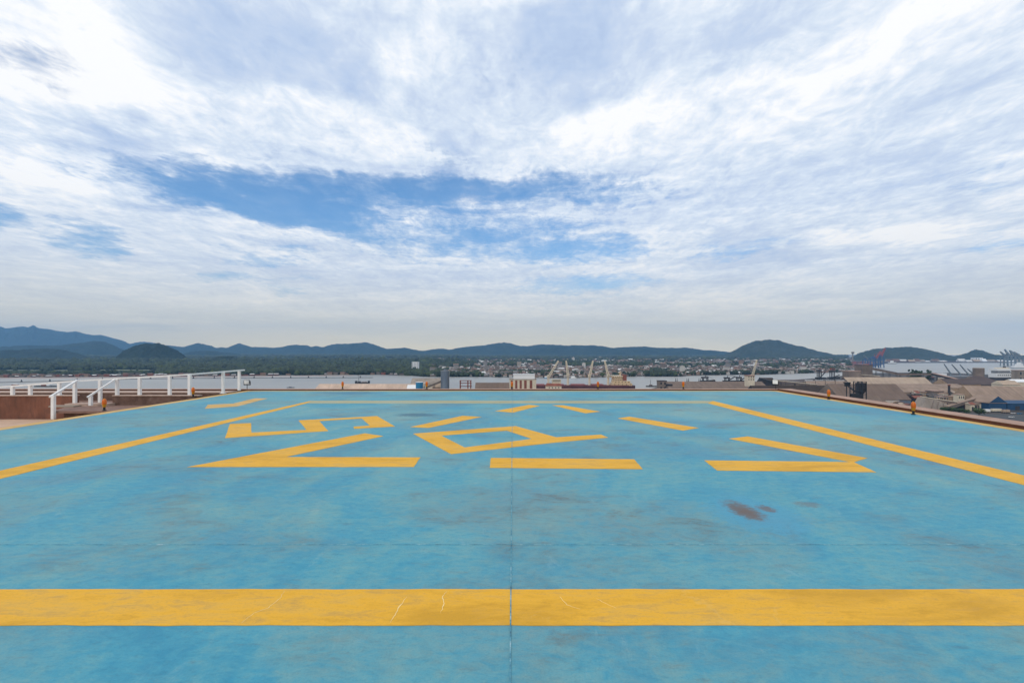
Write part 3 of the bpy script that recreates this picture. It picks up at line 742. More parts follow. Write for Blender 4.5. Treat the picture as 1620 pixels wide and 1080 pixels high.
# quay and yard on the near bank
q = [G(x, y, GZ) for x, y in ((-420, 652), (200, 640), (480, 625), (700, 621), (1010, 619.5), (1040, 612), (1100, 607), (1225, 602.5), (1300, 597.5), (1372, 590), (1440, 589), (1500, 589.5), (1560, 592), (1620, 594), (1800, 598))]
mbq = MB().prism([(p.x, p.y) for p in q] + [(1150, 60), (-900, 60)], -67, GZ)
tag(mbq.build('quay', M['yard'], loc=(0, 400, GZ)), 'dusty quay and storage yard below the tower', 'quay', kind='structure')
r0, r1 = G(1480, 652, GZ + .05), G(1900, 664, GZ + .05)
flat('road', [r0, r1, r1 + Vector((0, -60, 0)), r0 + Vector((0, -60, 0))], GZ + .05, M['road'], 'dark port road beyond the right kerb', 'road')
flat('town_ground', gpx([(690, 593), (760, 594.5), (880, 597), (960, 595.8), (1080, 594.6), (1200, 592), (1300, 589), (1345, 586), (1345, 570.5), (1100, 567), (690, 567)], -65.9), -65.9, M['town'], 'built over ground of the far bank town', 'ground')
for k_, (a, b, c_, d) in enumerate([(-60, 66, 587.3, 585.0), (78, 110, 586.6, 585.2), (128, 240, 586.0, 584.4), (640, 690, 594.2, 592.0)]):
    flat('field', gpx([(a, c_), (b, c_), (b - 4, d), (a + 4, d)], -65.7), -65.7, M['field'], ['long pale grass strip in the left of the wood', 'short pale grass gap in the wood', 'pale grass strip in the middle of the wood', 'grassy bank at the end of the wood'][k_], 'field')

def hill_mat(name, a, b, bare):
    m = bpy.data.materials.new(name); m.use_nodes = True
    k = NG(m.node_tree); bs = m.node_tree.nodes['Principled BSDF']
    geo = k.new('ShaderNodeNewGeometry'); pos = geo.outputs['Position']
    c = k.ramp(k.noise(pos, .004, 6, .7), [(.35, a), (.65, b)])
    c = k.mix(k.ramp(k.noise(pos, .03, 4, .7), [(.4, 0.0), (.65, .5)]), c, tuple(x * .55 for x in a))
    c = k.mix(k.ramp(k.noise(pos, .0022, 4, .55), [(.66, 0.0), (.72, .55)]), c, bare)
    k.link(c, bs.inputs['Base Color']); bs.inputs['Roughness'].default_value = .95; bs.inputs['Specular IOR Level'].default_value = .05
    bn = k.new('ShaderNodeBump'); bn.inputs['Strength'].default_value = 1.0; bn.inputs['Distance'].default_value = 14
    k.link(k.noise(pos, .035, 5, .7), bn.inputs['Height']); k.link(bn.outputs[0], bs.inputs['Normal'])
    return m
M['hill'] = hill_mat('forested_hill', (.010, .019, .010), (.032, .042, .020), (.10, .09, .075))
M['hill_hazed'] = hill_mat('haze_paled_hill', (.030, .042, .028), (.062, .072, .048), (.16, .14, .12))  # wooded slopes made paler and greyer; distance haze put into the colour
M['range'] = hill_mat('distant_forested_range', (.014, .028, .020), (.034, .050, .032), (.06, .07, .05))
def hill(name, label, prof, D, W, m, seed, step=2.0, rough=.5, spur=.45, rows=55):
    xs = np.arange(prof[0][0], prof[-1][0] + .1, step)
    ys = np.interp(xs, [p[0] for p in prof], [p[1] for p in prof])
    ys = ys + (fbm(xs / 14, xs * 0, seed, 5) - .5) * rough * 2.4
    edge = np.minimum(1, np.minimum((xs - xs[0]), (xs[-1] - xs)) / 14.0)
    H = np.maximum(EYE - (ys - VY) * D / F + 66.6, 1.0) * np.clip(edge, 0.0, 1) ** .6
    X0 = (xs - VX) * D / F
    ts = np.linspace(-1, 1, rows)
    V = np.zeros((rows, len(xs), 3))
    for i, t_ in enumerate(ts):
        fall = (1 - abs(t_)) ** 1.15 * (1 + .35 * abs(t_))
        n = fbm(X0 / (W * .42) + 3 * seed, np.full_like(X0, t_ * 1.6 + seed), seed, 4)
        ridge = 1 - np.abs(2 * n - 1)
        amp = spur * min(1, abs(t_) * 2.6) * 2
        h = H * np.clip(fall * (1 + amp * (ridge - .62)), 0, 1.0)
        h = np.maximum(0, h + (fbm(X0 / 42., np.full_like(X0, t_ * W / 42.), seed + 40, 4) - .5) * 26 * np.clip(h / 60, 0, 1) * (1 if abs(t_) > .03 else .5))
        Yr = D + t_ * W + (fbm(X0 / W, X0 * 0 + 9, seed + 5, 3) - .5) * W * .5 * (1 - abs(t_))
        V[i, :, 1] = Yr
        V[i, :, 0] = X0 / D * Yr
        V[i, :, 2] = -66.7 + h * (1 + (Yr / D - 1) * np.clip((H - 66.6) / H, -.5, 1))
    n = len(xs)
    idx = np.arange(rows * n).reshape(rows, n)
    f = np.stack([idx[:-1, :-1], idx[:-1, 1:], idx[1:, 1:], idx[1:, :-1]], -1).reshape(-1, 4)
    o = np_mesh(name, V.reshape(-1, 3), f, m, loc=(float(X0.mean()), D, -66.7), smooth=True)
    return tag(o, label, 'hill' if 'hill' in name else 'mountains', kind='structure')

hill('mountain_range', 'long blue mountain range at the far left', [(-190, 530), (-120, 512), (-60, 522), (-20, 512), (0, 516), (8, 519), (20, 518), (36, 516), (44, 517.5), (52, 514.3), (62, 519), (72, 520), (90, 523), (105, 525), (120, 524), (135, 528), (148, 530), (160, 530), (180, 535), (195, 539), (205, 544), (222, 540.5), (240, 541.5), (255, 545), (275, 551), (300, 556), (330, 562)], 9600, 1500, M['range'], 1)
hill('mountain_range', 'blue wooded ridge left of the middle with two rounded peaks', [(225, 562), (262, 546), (275, 547), (290, 549), (300, 546), (312, 543), (325, 545), (335, 547), (342, 550), (350, 549), (360, 550), (370, 546), (378, 543), (385, 545), (398, 549), (405, 548.5), (420, 549), (430, 550), (445, 556), (470, 562)], 8000, 1000, M['range'], 2)
hill('mountain_range', 'blue range with a broad flat crest in the middle left', [(395, 562), (415, 552), (430, 550), (445, 549), (460, 546), (468, 545), (475, 546.5), (485, 546), (492, 548), (500, 547), (510, 549), (520, 546), (532, 543.5), (540, 544), (560, 543), (578, 541.5), (590, 544), (602, 549), (612, 552), (630, 556), (660, 562)], 7800, 900, M['range'], 3)
hill('mountain_range', 'low blue range behind the middle of the town', [(575, 562), (600, 553), (620, 551), (640, 550), (655, 553), (668, 555), (680, 553), (690, 552), (700, 551), (712, 553), (725, 550), (745, 548), (765, 546), (780, 543.5), (797, 541.5), (810, 543), (822, 547), (835, 548), (850, 545), (870, 545), (890, 546), (910, 550), (940, 558), (960, 562)], 7400, 900, M['range'], 4)
hill('mountain_range', 'long low blue ridge behind the right of the town', [(820, 562), (850, 550), (880, 547), (920, 546), (940, 546), (955, 548), (970, 550), (985, 549), (1000, 548), (1020, 548), (1035, 550), (1050, 551), (1065, 550), (1085, 550), (1100, 552), (1115, 554), (1130, 554), (1145, 556), (1165, 559), (1190, 564)], 6600, 800, M['range'], 5)
hill('hill', 'medium blue foothill with a pale clearing at the left', [(-120, 566), (-40, 549), (0, 548.5), (30, 547), (60, 546), (85, 547), (110, 544.5), (125, 543), (150, 539.3), (165, 540.2), (178, 545), (190, 551), (205, 557), (225, 565)], 5600, 700, M['range'], 6)
hill('hill', 'low dark green hill before the foothill at the left', [(-160, 566), (-80, 553), (0, 554), (40, 552.5), (70, 551), (100, 552.8), (115, 556.5), (130, 561.5), (150, 566)], 3900, 500, M['hill'], 7)
hill('hill', 'rounded dark wooded hill standing alone at the left', [(172, 571), (180, 566.5), (192, 557.5), (203, 551), (215, 546.5), (230, 543.3), (248, 543), (258, 544.5), (268, 548), (280, 554.5), (292, 562), (306, 571)], 3100, 230, M['hill'], 8, 1.2)
hill('hill', 'faint blue foothill between the dark hill and the peak', [(270, 566), (300, 557), (325, 554.5), (350, 556.5), (380, 560), (400, 562), (430, 567)], 5600, 500, M['range'], 9)
hill('hill', 'small dark wooded knoll beside white sheds', [(327, 573), (335, 567), (345, 564), (358, 563), (370, 564.5), (378, 568), (386, 573)], 2800, 130, M['hill'], 10, 1.0)
hill('hill', 'broad wooded hill with a mast behind the town', [(1120, 570), (1145, 561), (1158, 556), (1170, 549), (1182, 544), (1195, 540), (1210, 538), (1218, 537.3), (1232, 538.3), (1242, 542), (1258, 546), (1270, 548), (1285, 553), (1300, 557), (1315, 560), (1328, 564.5), (1345, 571)], 4700, 650, M['hill_hazed'], 11)
hill('hill', 'long wooded hill behind the container quay', [(1325, 571), (1345, 565.5), (1355, 560.5), (1370, 555), (1380, 552), (1395, 551), (1410, 550), (1420, 549.5), (1438, 548.3), (1450, 550), (1465, 553), (1480, 556), (1495, 560), (1510, 564), (1540, 571)], 4000, 500, M['hill_hazed'], 12)
hill('hill', 'small pointed wooded hill at the right water edge', [(1485, 571), (1505, 564.5), (1520, 561), (1535, 556), (1545, 553.3), (1553, 554), (1562, 558), (1575, 561), (1590, 561.5), (1605, 562.5), (1630, 563), (1680, 560), (1740, 566), (1790, 571)], 3700, 400, M['hill_hazed'], 13)

# ------------------------------------------------------------------ foliage masses
def ico(sub, seed):
    b = bmesh.new(); bmesh.ops.create_icosphere(b, subdivisions=sub, radius=1)
    v = np.array([p.co[:] for p in b.verts]); f = np.array([[q.index for q in p.verts] for p in b.faces]); b.free()
    r_ = np.random.default_rng(seed)
    v = v * (1 + (r_.random((len(v), 1)) - .5) * .75)
    return v, f
ICO1 = [ico(1, i) for i in range(8)]
ICO2 = [ico(2, 50 + i) for i in range(8)]
def clumps(name, pts, rad, hgt, base, m, label, fine=None, kind='stuff', cat='trees'):
    vs, fs, ts = [], [], []; off = 0
    n = len(pts); tin = np.clip(rng.normal(.5, .22, n), 0, 1)
    for i in range(n):
        v, f = (ICO2 if (fine is not None and fine[i]) else ICO1)[i % 8]
        a = rng.random() * 6.28; ca, sa = math.cos(a), math.sin(a)
        w = np.stack([v[:, 0] * ca - v[:, 1] * sa, v[:, 0] * sa + v[:, 1] * ca, v[:, 2]], 1)
        w = w * np.array([rad[i], rad[i], hgt[i] * .62]) + np.array([pts[i][0], pts[i][1], base + hgt[i] * .48])
        vs.append(w); fs.append(f + off); off += len(v); ts.append(np.clip(tin[i] + rng.normal(0, .12, len(v)), 0, 1))
    v = np.concatenate(vs); f = np.concatenate(fs)
    o = np_mesh(name, v, f, m, loc=(float(v[:, 0].mean()), float(v[:, 1].min()), base), tint=np.concatenate(ts))
    return tag(o, label, cat, kind=kind)
def shore_y(x): return np.interp(x, [p[0] for p in shore[:25]], [p[1] for p in shore[:25]])
pts, rad, hgt, fine = [], [], [], []
def try_pt(x, Y):
    y = VY + F * (EYE + 66) / Y
    if y > shore_y(x) - (2.0 if x < 470 else .35): return False
    if x < 245 and 584.4 < y < 587.4 and not (66 < x < 78 or 110 < x < 128) and rng.random() < .96: return False
    return True
for (n, Y0, Y1, s0, s1) in ((6500, 1225, 1750, 4.5, 8.5), (6500, 1700, 2600, 6.5, 11), (7000, 2500, 4200, 10, 17), (6000, 4000, 7600, 18, 34)):
    c = 0
    while c < n:
        Y = math.sqrt(rng.uniform(Y0 ** 2, Y1 ** 2)); x = rng.uniform(-110, 730)
        lim = 668 + 40 * fbm(np.array([Y / 260.]), np.array([3.]), 5)[0] + (20 if Y < 1500 else 0) + max(0, (Y - 2400) * .12)
        if x > lim: 
            c += .2; continue
        if not try_pt(x, Y): continue
        s = rng.uniform(s0, s1); big = vnoise(np.array([x / 17.]), np.array([Y / 120.]), 3)[0]
        pts.append(((x - VX) * Y / F, Y)); rad.append(s); hgt.append((s * (1.15 + .9 * big) if Y < 3000 else s * .9) * (.30 if x < 248 and 1370 < Y < 1640 else 1)); fine.append(Y < 1500); c += 1
clumps('forest', pts, rad, hgt, -66.6, M['leaf_far'], 'dense dark green wood on the far bank', fine)
# far belt of trees under the ranges, behind the town
pts, rad, hgt = [], [], []
for _ in range(4200):
    Y = math.sqrt(rng.uniform(3300 ** 2, 6600 ** 2)); x = rng.uniform(690, 1340)
    s = rng.uniform(16, 30); pts.append(((x - VX) * Y / F, Y)); rad.append(s); hgt.append(s * .75)
clumps('tree_belt', pts, rad, hgt, -66.6, M['leaf_far'], 'belt of dark trees between the town and the blue ranges')

# ------------------------------------------------------------------ the town across the channel
RC = [tuple(x * .62 if max(c) < .5 else x for x in c) for c in [(.26, .125, .085), (.30, .17, .12), (.20, .12, .09), (.22, .19, .17), (.33, .29, .26), (.62, .60, .57), (.72, .70, .68), (.42, .27, .20), (.12, .10, .09), (.16, .13, .12)]]
RM = [mat('town_roof_' + n_, c, .85, .2, .05, (.1, .08, .07), .4) for n_, c in zip('brick terracotta brown slate grey pale white clay dark umber'.split(), RC)]
WC = [(.36, .31, .26), (.50, .47, .43), (.27, .18, .13), (.17, .14, .12), (.24, .22, .20)]
WM = [mat('town_wall_' + n_, c, .9, .15, .05) for n_, c in zip('cream white pink brown grey'.split(), WC)]
HV = np.array([(-.5, -.5, 0), (.5, -.5, 0), (.5, .5, 0), (-.5, .5, 0), (-.5, -.5, 1), (.5, -.5, 1), (.5, .5, 1), (-.5, .5, 1), (-.55, 0, 1), (.55, 0, 1),
               (-.56, -.58, .95), (.56, -.58, .95), (.56, .58, .95), (-.56, .58, .95)])
HF_W = [(0, 1, 5, 4), (2, 3, 7, 6), (1, 2, 6, 9, 5), (3, 0, 4, 8, 7)]
HF_R = [(10, 11, 9, 8), (12, 13, 8, 9)]
def house_verts(w, d, h, rh, a):
    v = HV.copy(); v[:, 0] *= w; v[:, 1] *= d; v[:, 2] *= h
    v[8:10, 2] = h + rh
    v[8, 0], v[9, 0] = -.56 * w, .56 * w
    ca, sa = math.cos(a), math.sin(a)
    return np.stack([v[:, 0] * ca - v[:, 1] * sa, v[:, 0] * sa + v[:, 1] * ca, v[:, 2]], 1)
# templates for the individual houses
TPL = []
for i in range(14):
    w, d, h = random.uniform(7, 13), random.uniform(6, 9), random.choice([3, 3.4, 5.8, 6.2])
    v = house_verts(w, d, h, random.choice([.5, 1.6, 2.2]), 0)
    me = bpy.data.meshes.new('town_house')
    me.from_pydata([tuple(p) for p in v], [], HF_W + HF_R)
    me.materials.append(WM[i % 5]); me.materials.append(RM[[0, 1, 2, 3, 4, 5, 7, 0, 6, 2, 9, 1, 4, 7][i]])
    me.polygons.foreach_set('material_index', [0] * 4 + [1] * 2)
    b = bmesh.new(); b.from_mesh(me)
    bmesh.ops.recalc_face_normals(b, faces=b.faces)
    b.to_mesh(me); b.free()
    TPL.append((me, w, d))
def town_green(x, Y):
    return fbm(np.array([x / 46. + 2.3]), np.array([Y / 210.]), 21, 3)[0]
cand = []
for _ in range(30000):
    Y = 1e9
    y = rng.uniform(568.9, 597.5); x = rng.uniform(682, 1347)
    if y > shore_y(x) - .45: continue
    if 985 < x < 1245 and y > shore_y(x) - 3 and rng.random() < .75: continue
    Y = F * (EYE + 65.9) / (y - VY)
    gthr = .57 if x > 760 else .44
    if town_green(x, Y) > gthr and rng.random() < .93: continue
    # keep cells from overlapping: snap to a loose street grid
    size = 12 + max(0, (Y - 1700)) * .0075
    X = (x - VX) * Y / F
    cand.append((Y, X, x, size))
cand.sort()
occ = set(); houses = []
for (Y, X, x, size) in cand:
    s = 13.0 if Y < 1900 else (18.0 if Y < 2600 else 30.0)
    key = (s, int(X // s), int(Y // s))
    if key in occ: continue
    occ.add(key); houses.append(((key[1] + .5) * s + rng.uniform(-1.5, 1.5), (key[2] + .5) * s + rng.uniform(-1, 1), s))
houses.sort(key=lambda h: h[1])
NIND = 280
first = True
for (X, Y, s) in houses[:NIND]:
    me, w, d = TPL[int(rng.integers(0, 14))]
    o = bpy.data.objects.new('town_house', me)
    COL.objects.link(o); o.location = (X, Y, -65.95); o.rotation_euler.z = float(rng.choice([0, math.pi / 2])) + float(rng.uniform(-.2, .2)) + .15
    k = float(rng.uniform(.75, 1.05)) * min(1, 12.5 / max(w, d)) ; o.scale = (k, k, float(rng.uniform(.85, 1.2)))
    tag(o, 'small low house among the crowded roofs of the town along the far bank', 'house', 'houses of the town across the channel')
vs, fs, ms = [], [], []; off = 0
for (X, Y, s) in houses[NIND:]:
    w, d = s * rng.uniform(.55, .92), s * rng.uniform(.5, .8)
    h = float(rng.choice([3, 3.3, 6, 6.4, 9])) * (1 if s < 20 else 1.15)
    if rng.random() < .005: h = rng.uniform(14, 26); w, d = 16, 13
    v = house_verts(w, d, h, float(rng.choice([.3, .6, 1.6, 2.2])) * s / 13, float(rng.uniform(-.25, .25)) + (math.pi / 2 if rng.random() < .4 else 0))
    v = v + np.array([X, Y, -65.95])
    vs.extend(map(tuple, v)); wi = int(rng.integers(0, 5)); ri = 5 + int(rng.choice(10, p=[.15, .14, .12, .11, .12, .08, .07, .11, .05, .05]))
    for f in HF_W: fs.append(tuple(i + off for i in f)); ms.append(wi)
    for f in HF_R: fs.append(tuple(i + off for i in f)); ms.append(ri)
    off += 14
me = bpy.data.meshes.new('distant_roofs'); me.from_pydata(vs, [], fs)
for q_ in WM + RM: me.materials.append(q_)
me.polygons.foreach_set('material_index', ms)
o = bpy.data.objects.new('distant_town', me); COL.objects.link(o)
tag(o, 'countless distant roofs of the town stretching back to the hills', 'town', kind='stuff')
# trees between the houses
pts, rad, hgt = [], [], []
k_ = 0
while k_ < 5200:
    y = rng.uniform(570.5, 597); x = rng.uniform(684, 1345)
    if y > shore_y(x) - .35: continue
    Y = F * (EYE + 65.9) / (y - VY)
    tg = town_green(x, Y); gthr = .57 if x > 760 else .44
    front = 985 < x < 1245 and y > shore_y(x) - 3
    if tg < gthr and rng.random() < (.35 if front else .90): continue
    s = rng.uniform(3.2, 6.0) * (1 if Y < 2000 else 1.7); pts.append(((x - VX) * Y / F, Y)); rad.append(s); hgt.append(s * 1.7); k_ += 1
clumps('town_trees', pts, rad, hgt, -65.9, M['leaf_far'], 'scattered green trees in patches between the town roofs', [p[1] < 1500 for p in pts])

# ================================================================== the harbour
def solid(mb, c, u, L, W, ze, zr, i0, i1, eave=.5, over=.6):
    u = Vector((u[0], u[1], 0)).normalized(); v = Vector((-u.y, u.x, 0))
    c = Vector((c[0], c[1], 0))
    q = [c - u * (0 if i0 > 1 else over) - v * over, c + u * (L + (0 if i1 > 1 else over)) - v * over, c + u * (L + (0 if i1 > 1 else over)) + v * (W + over), c - u * (0 if i0 > 1 else over) + v * (W + over)]
    r = [c + v * W / 2 + u * (i0 if i0 > 1 else -over), c + v * W / 2 + u * (L - (i1 if i1 > 1 else -over))]
    vs = [(p.x, p.y, ze - eave) for p in q] + [(p.x, p.y, ze) for p in q] + [(p.x, p.y, zr) for p in r]
    mb.add(vs, [(3, 2, 1, 0), (0, 1, 5, 4), (1, 2, 6, 5), (2, 3, 7, 6), (3, 0, 4, 7), (4, 5, 9, 8), (6, 7, 8, 9)], 0)
    mb.add([vs[5], vs[6], vs[9]], [(0, 1, 2)], 0 if i1 > 1 else 1)
    mb.add([vs[7], vs[4], vs[8]], [(0, 1, 2)], 0 if i0 > 1 else 1)
    return u, v, q, r
def hall(name, label, c, u, L, W, ze, zr, roof, wall, end=None, i0=0, i1=0, vent=0, doors=0, group=None, base=GZ, cat='warehouse', stripes=0):
    uu = Vector((u[0], u[1], 0)).normalized(); vv = Vector((-uu.y, uu.x, 0)); cc = Vector((c[0], c[1], 0))
    mid = cc + uu * L / 2 + vv * W / 2
    t_ = thing(name, label, cat, (mid.x, mid.y, base), group)
    mb = MB()
    _, _, q, r = solid(mb, c, u, L, W, ze, zr, i0, i1)
    ro = mb.build('roof', [roof, end or wall], t_)
    if vent:
        for k in range(int(vent)):
            a = r[0].lerp(r[1], (k + .15) / vent); b = r[0].lerp(r[1], (k + .85) / vent)
            MB().beam((a.x, a.y, zr + .35), (b.x, b.y, zr + .35), 2.2, 1.0).build('ridge_vent', M['white'] if vent > 2 else roof, ro)
    if ze - .5 > base + .3:
        wb = MB(); p = [cc, cc + uu * L, cc + uu * L + vv * W, cc + vv * W]
        wb.prism([(k.x, k.y) for k in p], base, ze - .5)
        wo_ = wb.build('wall', wall, t_)
        for k in range(doors):
            a = cc + uu * (L * (k + .5) / doors) - vv * .06
            MB().obox((a.x, a.y), min(5, L / doors * .5), .1, base, base + min(4.5, (ze - base) * .75), math.atan2(uu.y, uu.x)).build('door', M['dark_steel'], t_)
    return t_
def hall_px(name, label, x0, x1, ye, yr, Y, half, roof, wall, **kw):
    a, b = P(x0, ye, Y), P(x1, ye, Y)
    zr = P(x0, yr, Y + half).z
    return hall(name, label, (a.x, a.y), (1, 0), b.x - a.x, 2 * half, a.z, zr, roof, wall, **kw)
def pbox(mb, x0, x1, yt, yb, Y, dep, mi=0):
    a, b = P(x0, yt, Y), P(x1, yt, Y)
    return mb.box(a.x, b.x, Y, Y + dep, P(0, yb, Y).z if yb is not None else GZ, a.z, mi)
def gallery(label, p0, p1, w, h, roof, side, legs=3, base=GZ):
    p0, p1 = Vector(p0), Vector(p1)
    t_ = thing('conveyor_gallery', label, 'conveyor', (p0.x, p0.y, base))
    up = Vector((0, 0, h / 2 + .2))
    MB().beam(p0, p1, w, h).build('gallery_body', side, t_)
    MB().beam(p0 + up, p1 + up, w + .8, .4).build('roof', roof, t_)
    for k in range(legs):
        c = p0.lerp(p1, (k + .5) / legs)
        if c.z - h > base + 1:
            MB().beam((c.x - w * .35, c.y, base), (c.x - w * .2, c.y, c.z - h / 2), .5).beam((c.x + w * .35, c.y, base), (c.x + w * .2, c.y, c.z - h / 2), .5).build('trestle', M['dark_steel'], t_)
    return t_
def block(name, label, cat, x0, x1, yt, Y, dep, wall, cap=None, wins=(0, 0), base=GZ, group=None, wm=None, yb=None, overhang=.5):
    "flat roofed box building with a parapet or cap and rows of windows"
    a, b = P(x0, yt, Y), P(x1, yt, Y)
    t_ = thing(name, label, cat, ((a.x + b.x) / 2, Y + dep / 2, base), group)
    ch = max(.5, (a.z - base) * .03)
    MB().box(a.x, b.x, Y, Y + dep, base, a.z - ch).build('wall', wall, t_)
    MB().box(a.x - overhang, b.x + overhang, Y - overhang, Y + dep + overhang, a.z - ch, a.z).build('roof', cap or wall, t_)
    nx, nz = wins
    zt = a.z - ch; zb = P(0, yb, Y).z if yb else base
    for i in range(nx):
        for j in range(nz):
            x_ = a.x + (b.x - a.x) * (i + .5) / nx; z_ = zb + (zt - zb) * (j + .5) / nz
            w_ = (b.x - a.x) / nx * .22; h_ = (zt - zb) / nz * .25
            MB().box(x_ - w_, x_ + w_, Y - .08, Y + .02, z_ - h_, z_ + h_).build('window', wm or M['glass'], t_)
    return t_

# ---- right of the deck: bulk sheds
hall('warehouse', 'huge tan gabled grain shed at the far right with a long smooth roof', (568, 594), (.98, -.2), 140, 50, -59, -42.2, M['tan'], M['grey_wall'], M['tan_wall'])
hall_px('warehouse', 'big brown pitched shed beside the black hopper tower', 1330, 1441, 632, 607, 619, 26, M['brown_roof'], M['bluegrey'], end=M['grey_wall'])
hall_px('warehouse', 'pale tan long roof standing behind the big brown shed', 1345, 1475, 607.5, 596.5, 864, 17, M['tan_pale'], M['grey_wall'], end=M['purple_roof'])
hall_px('warehouse', 'long low tan shed running behind the yard clutter', 1408, 1530, 613.5, 607, 760, 18, M['tan'], M['tan_wall'])
hall_px('warehouse', 'lower lean-to shed in front of the long low tan shed', 1412, 1512, 620, 613.8, 737, 11, M['tan'], M['tan_wall'], doors=5)
hall_px('warehouse', 'small grey brown hip roof right at the kerb below the hopper', 1352, 1412, 641.5, 625, 560, 12, M['grey_roof'], M['grey_wall'], i0=23, i1=9)
hall_px('warehouse', 'low pale roofed shed below the end of the big brown shed', 1404, 1428, 637, 633, 575, 7, M['concrete'], M['grey_wall'])
hall_px('warehouse', 'long sooty dark shed in front of the right far corner', 1200, 1352, 629, 609.6, 660, 22, M['dark_roof'], M['dark_steel'])
hall_px('warehouse', 'tan shed with white ridge vents behind the sooty shed', 1280, 1346, 609, 602, 800, 14, M['tan'], M['grey_wall'], vent=4)
hall_px('warehouse', 'grey brown shed behind the white vented one', 1228, 1300, 606, 600.5, 860, 14, M['purple_roof'], M['grey_wall'])
hall_px('warehouse', 'long grey brown warehouse behind the far kerb', 1060, 1213, 611.2, 603.2, 770, 18, M['grey_roof'], M['grey_wall'])
hall_px('warehouse', 'nearer grey brown warehouse touching the far kerb line', 1062, 1231, 619, 610.8, 690, 16, M['grey_roof'], M['grey_wall'])
hall_px('warehouse', 'pinkish brown shed left of the round silo', 1500, 1552, 607.5, 599, 800, 14, M['purple_roof'], M['tan_wall'])
hall_px('warehouse', 'dark purple grey shed right of the round silo', 1552, 1600, 608, 594.5, 850, 22, M['purple_roof'], M['grey_wall'], i1=34)
hall_px('warehouse', 'small cream roofed shed behind the huge grain shed', 1587, 1614, 608, 601.8, 730, 9, M['tan_pale'], M['cream'])
hall_px('warehouse', 'small white roofed shed at the right frame edge behind the grain shed', 1604, 1640, 604, 599.6, 800, 9, M['white'], M['cream'])
hall_px('warehouse', 'small tan lean roof beside the blue gable', 1536, 1564, 641, 632.5, 565, 9, M['tan'], M['tan_wall'], doors=3)
a = P(1565, 637, 548)
b = P(1592, 637, 548)
hall('blue_warehouse', 'blue gable fronted warehouse with tan roof under the grain shed', (b.x, b.y), (0, 1), 26, b.x - a.x, a.z, P(1579, 626.5, 548).z, M['tan'], M['blue_wall'], M['blue_wall'], doors=0)
hall_px('blue_warehouse', 'long deep blue shed side at the right frame edge', 1594, 1720, 638, 632.8, 552, 12, M['blue_wall'], M['blue_wall'], doors=4)

# frustum shaped concrete bunker
t_ = thing('bunker', 'grey concrete bunker with sloping sides under the conveyors', 'bunker', (P(1478, 650, 545).x, 552, GZ))
pf = [P(1453, 656, 545), P(1508, 660, 545), P(1503, 641, 549), P(1481, 631.5, 551), P(1466, 629.5, 551)]
pr = [Vector((p.x + 3, p.y + 16, p.z)) for p in pf]
mb = MB(); mb.add(pf + pr, [(0, 1, 2, 3, 4), (9, 8, 7, 6, 5)] + [(i, i + 5, (i + 1) % 5 + 5, (i + 1) % 5) for i in range(5)])
mb.build('bunker_shell', M['concrete'], t_)
MB().box(pf[0].x + 1, pf[1].x, 547, 560, GZ, pf[0].z).build('base_wall', M['grey_wall'], t_)
for fx in (.3, .5, .7):
    p = pf[0].lerp(pf[1], fx); q_ = pf[4].lerp(pf[2], fx)
    MB().beam((p.x, 544.6, p.z), (q_.x, q_.y - .4, q_.z), .5).build('rib', M['grey_wall'], t_)
gallery('pale topped conveyor running down to the right over the bunker', P(1456, 629, 566), P(1514, 637.5, 549), 3.4, 2.6, M['cream'], M['grey_wall'])
gallery('tan inclined conveyor rising to the right towards the grain shed', P(1497, 645, 540), P(1543, 631.3, 572), 4.2, 3.2, M['tan'], M['grey_wall'])
gallery('brown conveyor sloping down from the tall transfer tower', P(1381, 583.5, 950), P(1424, 592, 905), 5, 3.4, M['purple_roof'], M['grey_wall'], 4)
gallery('level brown conveyor bridge in front of the palm like clumps', P(1418, 592, 905), P(1478, 591.8, 890), 5, 3, M['purple_roof'], M['grey_wall'], 5)
gallery('pale roofed conveyor sloping down left of the round silo', P(1476, 591.5, 888), P(1531, 605, 822), 5, 3.2, M['kerb_top'], M['dark_steel'], 4)
gallery('sooty conveyor sloping down behind the right floodlight', P(1201, 599, 815), P(1231, 607.5, 800), 5, 4, M['dark_steel'], M['black'], 2)
gallery('thin pale conveyor crossing behind the sooty shed', P(1225, 602, 790), P(1292, 609, 730), 2.2, 1.6, M['cream'], M['grey_wall'], 3)
gallery('pale conveyor beside the tall transfer tower', P(1340, 592.2, 930), P(1392, 595.5, 890), 3, 2, M['cream'], M['grey_wall'], 3)
block('transfer_tower', 'tall grey brown transfer tower before the blue cranes', 'tower', 1364, 1380.5, 577.2, 960, 22, M['grey_wall'], M['purple_roof'])
block('transfer_tower', 'lower brown transfer house left of the tall transfer tower', 'tower', 1343, 1362, 586.5, 905, 18, M['grey_wall'], M['kerb_top'])
block('transfer_tower', 'dark square tower at the left end of the long warehouse', 'tower', 1043, 1055, 602, 742, 13, M['grey_wall'], M['dark_steel'], (2, 3), wm=M['dark_steel'])
block('dock_shed', 'sooty lean-to beside the dark square tower', 'shed', 1055.5, 1064, 607.5, 735, 10, M['dark_steel'], M['dark_steel'])
block('control_house', 'white control house with dark windows on the long warehouse', 'house', 1183, 1194, 593.6, 762, 11, M['cream'], M['rust'], (3, 2), yb=602)
